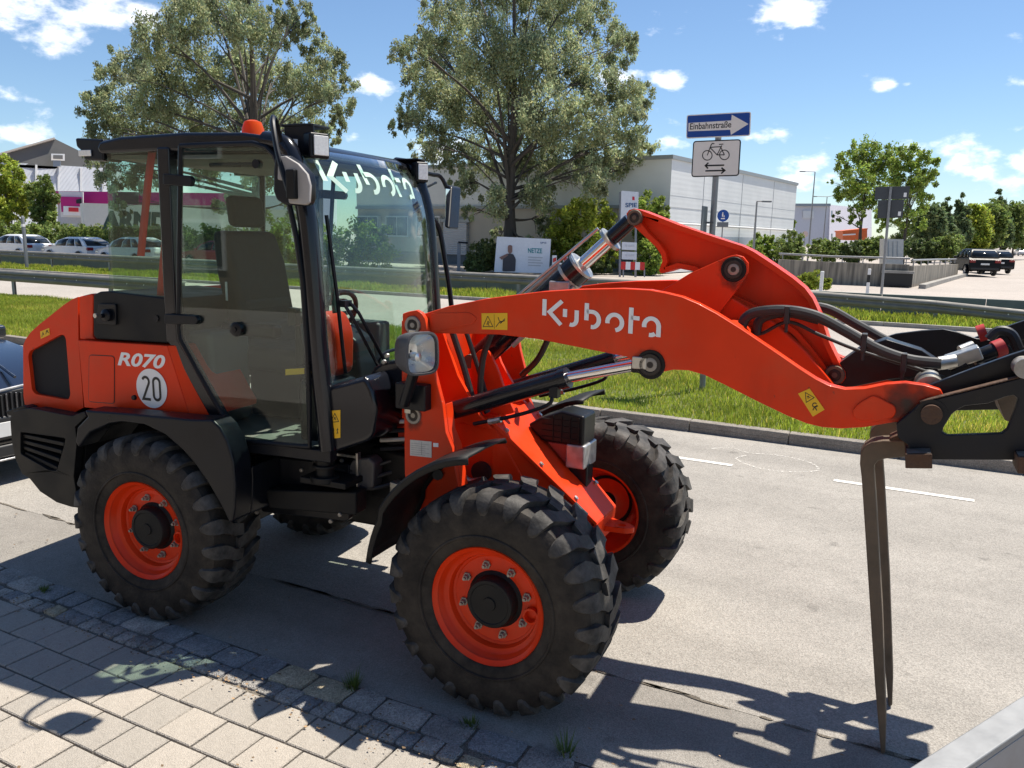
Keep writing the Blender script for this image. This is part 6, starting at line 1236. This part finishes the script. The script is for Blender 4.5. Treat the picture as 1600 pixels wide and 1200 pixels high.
tree('second young tree with thin leaves beside the slim young tree', 1412, 384, 80., [(1400, 250, 20), (1425, 245, 20), (1445, 260, 22), (1460, 275, 12), (1415, 280, 26), (1445, 290, 20), (1400, 305, 20), (1430, 315, 24), (1395, 335, 20), (1425, 345, 20), (1380, 345, 16)], 12500, .30, L_green, .2, .3, clumps=26, spread=.26, droop=.1)
tree('fresh green tree in front of the gabled hall', 12, 352, 60., [(10, 262, 22), (-15, 280, 26), (25, 285, 22), (5, 305, 28), (38, 300, 14), (32, 320, 20), (-20, 325, 26), (15, 330, 20)], 16000, .26, L_lime, .2, .2, clumps=24)
tree('smaller olive green tree next to the magenta fascia', 70, 356, 59., [(68, 288, 14), (60, 303, 16), (80, 305, 14), (68, 322, 18), (66, 340, 18), (80, 345, 12)], 11000, .24, L_mid, .14, .15, clumps=24)
# bushes
def bush(label, x, y, depth, blobs, n, leaf, m, **k): return tree(label, x, y, depth, blobs, n, leaf, m, name='bush', cat='bush', limbs=False, dj=.3, **k)
bush('dark bush growing between gate post and billboard', 755, 425, 44.5, [(752, 400, 24), (745, 418, 18), (768, 410, 20), (765, 385, 16), (735, 415, 10)], 9000, .16, L_dark, droop=.1)
bush('bright green bush growing behind the totem sign', 900, 425, 46., [(885, 345, 26), (905, 330, 26), (930, 330, 24), (950, 350, 22), (880, 375, 28), (915, 375, 30), (945, 385, 26), (860, 395, 24), (890, 405, 26), (925, 410, 24)], 17000, .2, L_lime, droop=.1)
bush('tall leafy green bush growing right behind the totem', 1020, 425, 45.5, [(1015, 320, 22), (1030, 335, 18), (1005, 345, 22), (1015, 370, 26), (1020, 400, 26), (1005, 420, 20), (1035, 400, 16)], 14000, .2, L_green, droop=.1)
bush('dark low bush growing between billboard and totem', 890, 428, 44.2, [(880, 412, 16), (900, 405, 18), (925, 415, 16), (945, 412, 18), (910, 420, 12)], 8000, .16, L_dark, droop=.1)
bush('clipped round dark green bush in front of the pale hall', 1235, 420, 55., [(1234, 382, 22), (1233, 402, 22), (1230, 415, 16), (1240, 395, 20)], 12000, .16, L_mid, clumps=50, spread=.22, droop=0.)
bush('loose feathery bush at the foot of the hall wall', 1195, 415, 56., [(1190, 380, 16), (1200, 372, 10), (1200, 395, 18), (1180, 395, 18), (1188, 410, 16), (1210, 410, 12)], 8000, .2, L_green, droop=.1)
bush('low bright bush beside the white marker post', 1270, 452, 34., [(1258, 440, 12), (1275, 436, 13), (1290, 444, 10), (1265, 450, 12), (1285, 452, 8)], 7000, .12, L_lime, droop=0.)
for i, (x, y, rx, ry, lab) in enumerate(((1290, 388, 26, 18, 'wide clipped bush behind the ramp handrail'), (1332, 388, 16, 15, 'small dark clipped bush below the orange container'), (1364, 384, 16, 16, 'clipped bush directly left of the leaning sign post'), (1440, 388, 28, 17, 'long light green clipped bush right of the control cabinet'), (1480, 384, 16, 20, 'dome shaped clipped bush beside the black cars'))):
    bush(lab, x, 402, 64., [(x+(j-1)*rx*.55, y+RNG.uniform(-2, 3), ry*.85) for j in range(3)]+[(x, y+8, ry)], 9000, .2, L_mid if i % 2 == 0 else L_dark, clumps=46, spread=.25, droop=0.)
bush('small green tree top showing between hall and office', 1231, 372, 90., [(1228, 352, 8), (1234, 348, 8), (1231, 362, 10)], 3500, .3, L_green)
# evergreens along the road at right
RW = [(1478, 330, 92, 'slender dark conifer nearest the young trees'), (1502, 322, 96, 'pointed dark conifer rising above the others'), (1455, 345, 90, 'rounded dark evergreen behind the clipped bushes'), (1525, 345, 100, 'yellow green bushy tree in the roadside row'), (1550, 335, 104, 'full mid green tree in the roadside row'), (1563, 318, 112, 'pointed fir towering behind the roadside row'), (1583, 342, 118, 'broad green tree far along the road'), (1605, 340, 125, 'last green tree at the far end of the road')]
for i, (x, y, d_, lab) in enumerate(RW):
    tall = 'point' in lab or 'slender' in lab; h = 386-y
    bl = [(x+RNG.uniform(-2, 2), y-(18 if tall else 8)+h*t*1.2, (4+16*t) if tall else (12+10*math.sin(math.pi*min(1, t+.2)))) for t in np.linspace(0, .85, 6)]+([] if tall else [(x-10, y+18, 12), (x+10, y+16, 12), (x-6, y+34, 14), (x+8, y+34, 14)])
    tree(lab, x, 388, float(d_), bl, 9000, .5, (L_con if i < 3 or tall else (L_lime if i == 3 else L_mid)), .18, .2, name='roadside_tree', clumps=30, droop=.1)
fw = foliage('far_wood', None, (0, 0, 0), [(dp(1420+22*k+RNG.uniform(-5, 5), 368+RNG.uniform(-6, 6), 150+5*k), 2.2+RNG.uniform(0, 1.2)) for k in range(10)], 14000, .7, L_dark, clumps=20); struct(fw, 'stuff', 'far dark wood behind the roadside trees'); fw['category'] = 'trees'
# hedge behind the parked cars
def hedge(label, A, B, h, th, n, leaf, m):
    A, B = np.array(A, float), np.array(B, float); L_ = np.linalg.norm(B-A); d_ = (B-A)/L_; e = empty('hedge', (*((A+B)/2), 0)); tag(e, label, 'hedge')
    bl = []
    for t in np.arange(0, L_, .9):
        for z in (.5, 1.2, h-.45): p = A+d_*t; bl.append((np.array([p[0]+RNG.uniform(-.2, .2), p[1]+RNG.uniform(-.2, .2), z+RNG.uniform(-.1, .15)]), .62*th))
    foliage('leaves', e, e.location, bl, n, leaf, m, clumps=12, spread=.4, droop=0., var=.3)
hedge('long clipped green hedge behind the parked white cars', (-66, 35.5), (-33, 33.5), 2.0, 1., 60000, .2, L_mid)
hedge('lower leafy hedge seen through the cab door glass', (-33, 34.5), (-27, 36.5), 2.3, 1.2, 15000, .2, L_green)
pb = dp(40, 392, 36); bo = empty('marker_post', (pb[0], pb[1], 0)); tag(bo, 'thin dark marker post in front of the white estate car', 'marker post'); MB().prism([(-.06, 0), (.06, 0), (.06, 2.3), (.0, 2.42), (-.06, 2.3)], -.05, .05, 's').build('body', M_sgr, bo); MB().box((0, 0, 2.0), (.13, .11, .12)).build('band', M_white, bo)
# weeds in the gutter
M_weed = mat('weed leaves', (.10, .15, .025), .5, var=.2, vtint=True, transl=.3)
for (x, y, n_, h_, lab) in ((552, 1075, 60, .07, 'small grassy weed tuft between the gutter setts'), (885, 1178, 30, .08, 'bright green weed sprouting at the gutter edge right of the front wheel'), (735, 1135, 40, .04, 'low weed tuft in front of the front wheel'), (70, 925, 60, .035, 'flat green weed patch in the gutter behind the rear wheel')):
    P = onz(x, y); a = RNG.uniform(0, 2*np.pi, n_); r_ = RNG.uniform(0, .035, n_); hh_ = h_*RNG.uniform(.5, 1.1, n_); V = np.empty((n_, 3, 3)); bx_, by_ = r_*np.cos(a), r_*np.sin(a); tx, ty = -np.sin(a)*.004, np.cos(a)*.004; ln = RNG.uniform(.2, .9, n_)*hh_
    V[:, 0] = np.stack([bx_-tx, by_-ty, np.zeros(n_)], 1); V[:, 1] = np.stack([bx_+tx, by_+ty, np.zeros(n_)], 1); V[:, 2] = np.stack([bx_+np.cos(a)*ln, by_+np.sin(a)*ln, hh_], 1)
    o = fastmesh('weed_tuft', V.reshape(-1, 3), np.arange(3*n_).reshape(n_, 3), M_weed, tint=np.repeat(RNG.uniform(.7, 1.3, (n_, 1)), 3, 1)); o.location = (P[0], P[1], .002); tag(o, lab, 'weed')
# dry litter and grit along the gutter
n_ = 900; x = RNG.uniform(-5.5, .6, n_); y = np.where(RNG.random(n_) < .7, 2.34+RNG.normal(0, .05, n_), RNG.uniform(1.5, 3.3, n_)); s_ = RNG.uniform(.002, .007, n_); V = np.empty((n_, 4, 3)); a = RNG.uniform(0, 6.28, n_)
for k in range(4): V[:, k] = np.stack([x+s_*np.cos(a+k*1.57)*(1.6 if k % 2 else 1), y+s_*np.sin(a+k*1.57), np.full(n_, .016)+RNG.uniform(0, .004, n_)], 1)
o = fastmesh('litter', V.reshape(-1, 3), np.arange(4*n_).reshape(n_, 4), mat('dry leaf litter', (.20, .13, .07), .9, var=.3, vtint=True), tint=np.repeat(RNG.uniform(.5, 1.8, (n_, 1)), 3, 1)); struct(o, 'stuff', 'dry leaf bits and grit along the gutter'); o['category'] = 'litter'
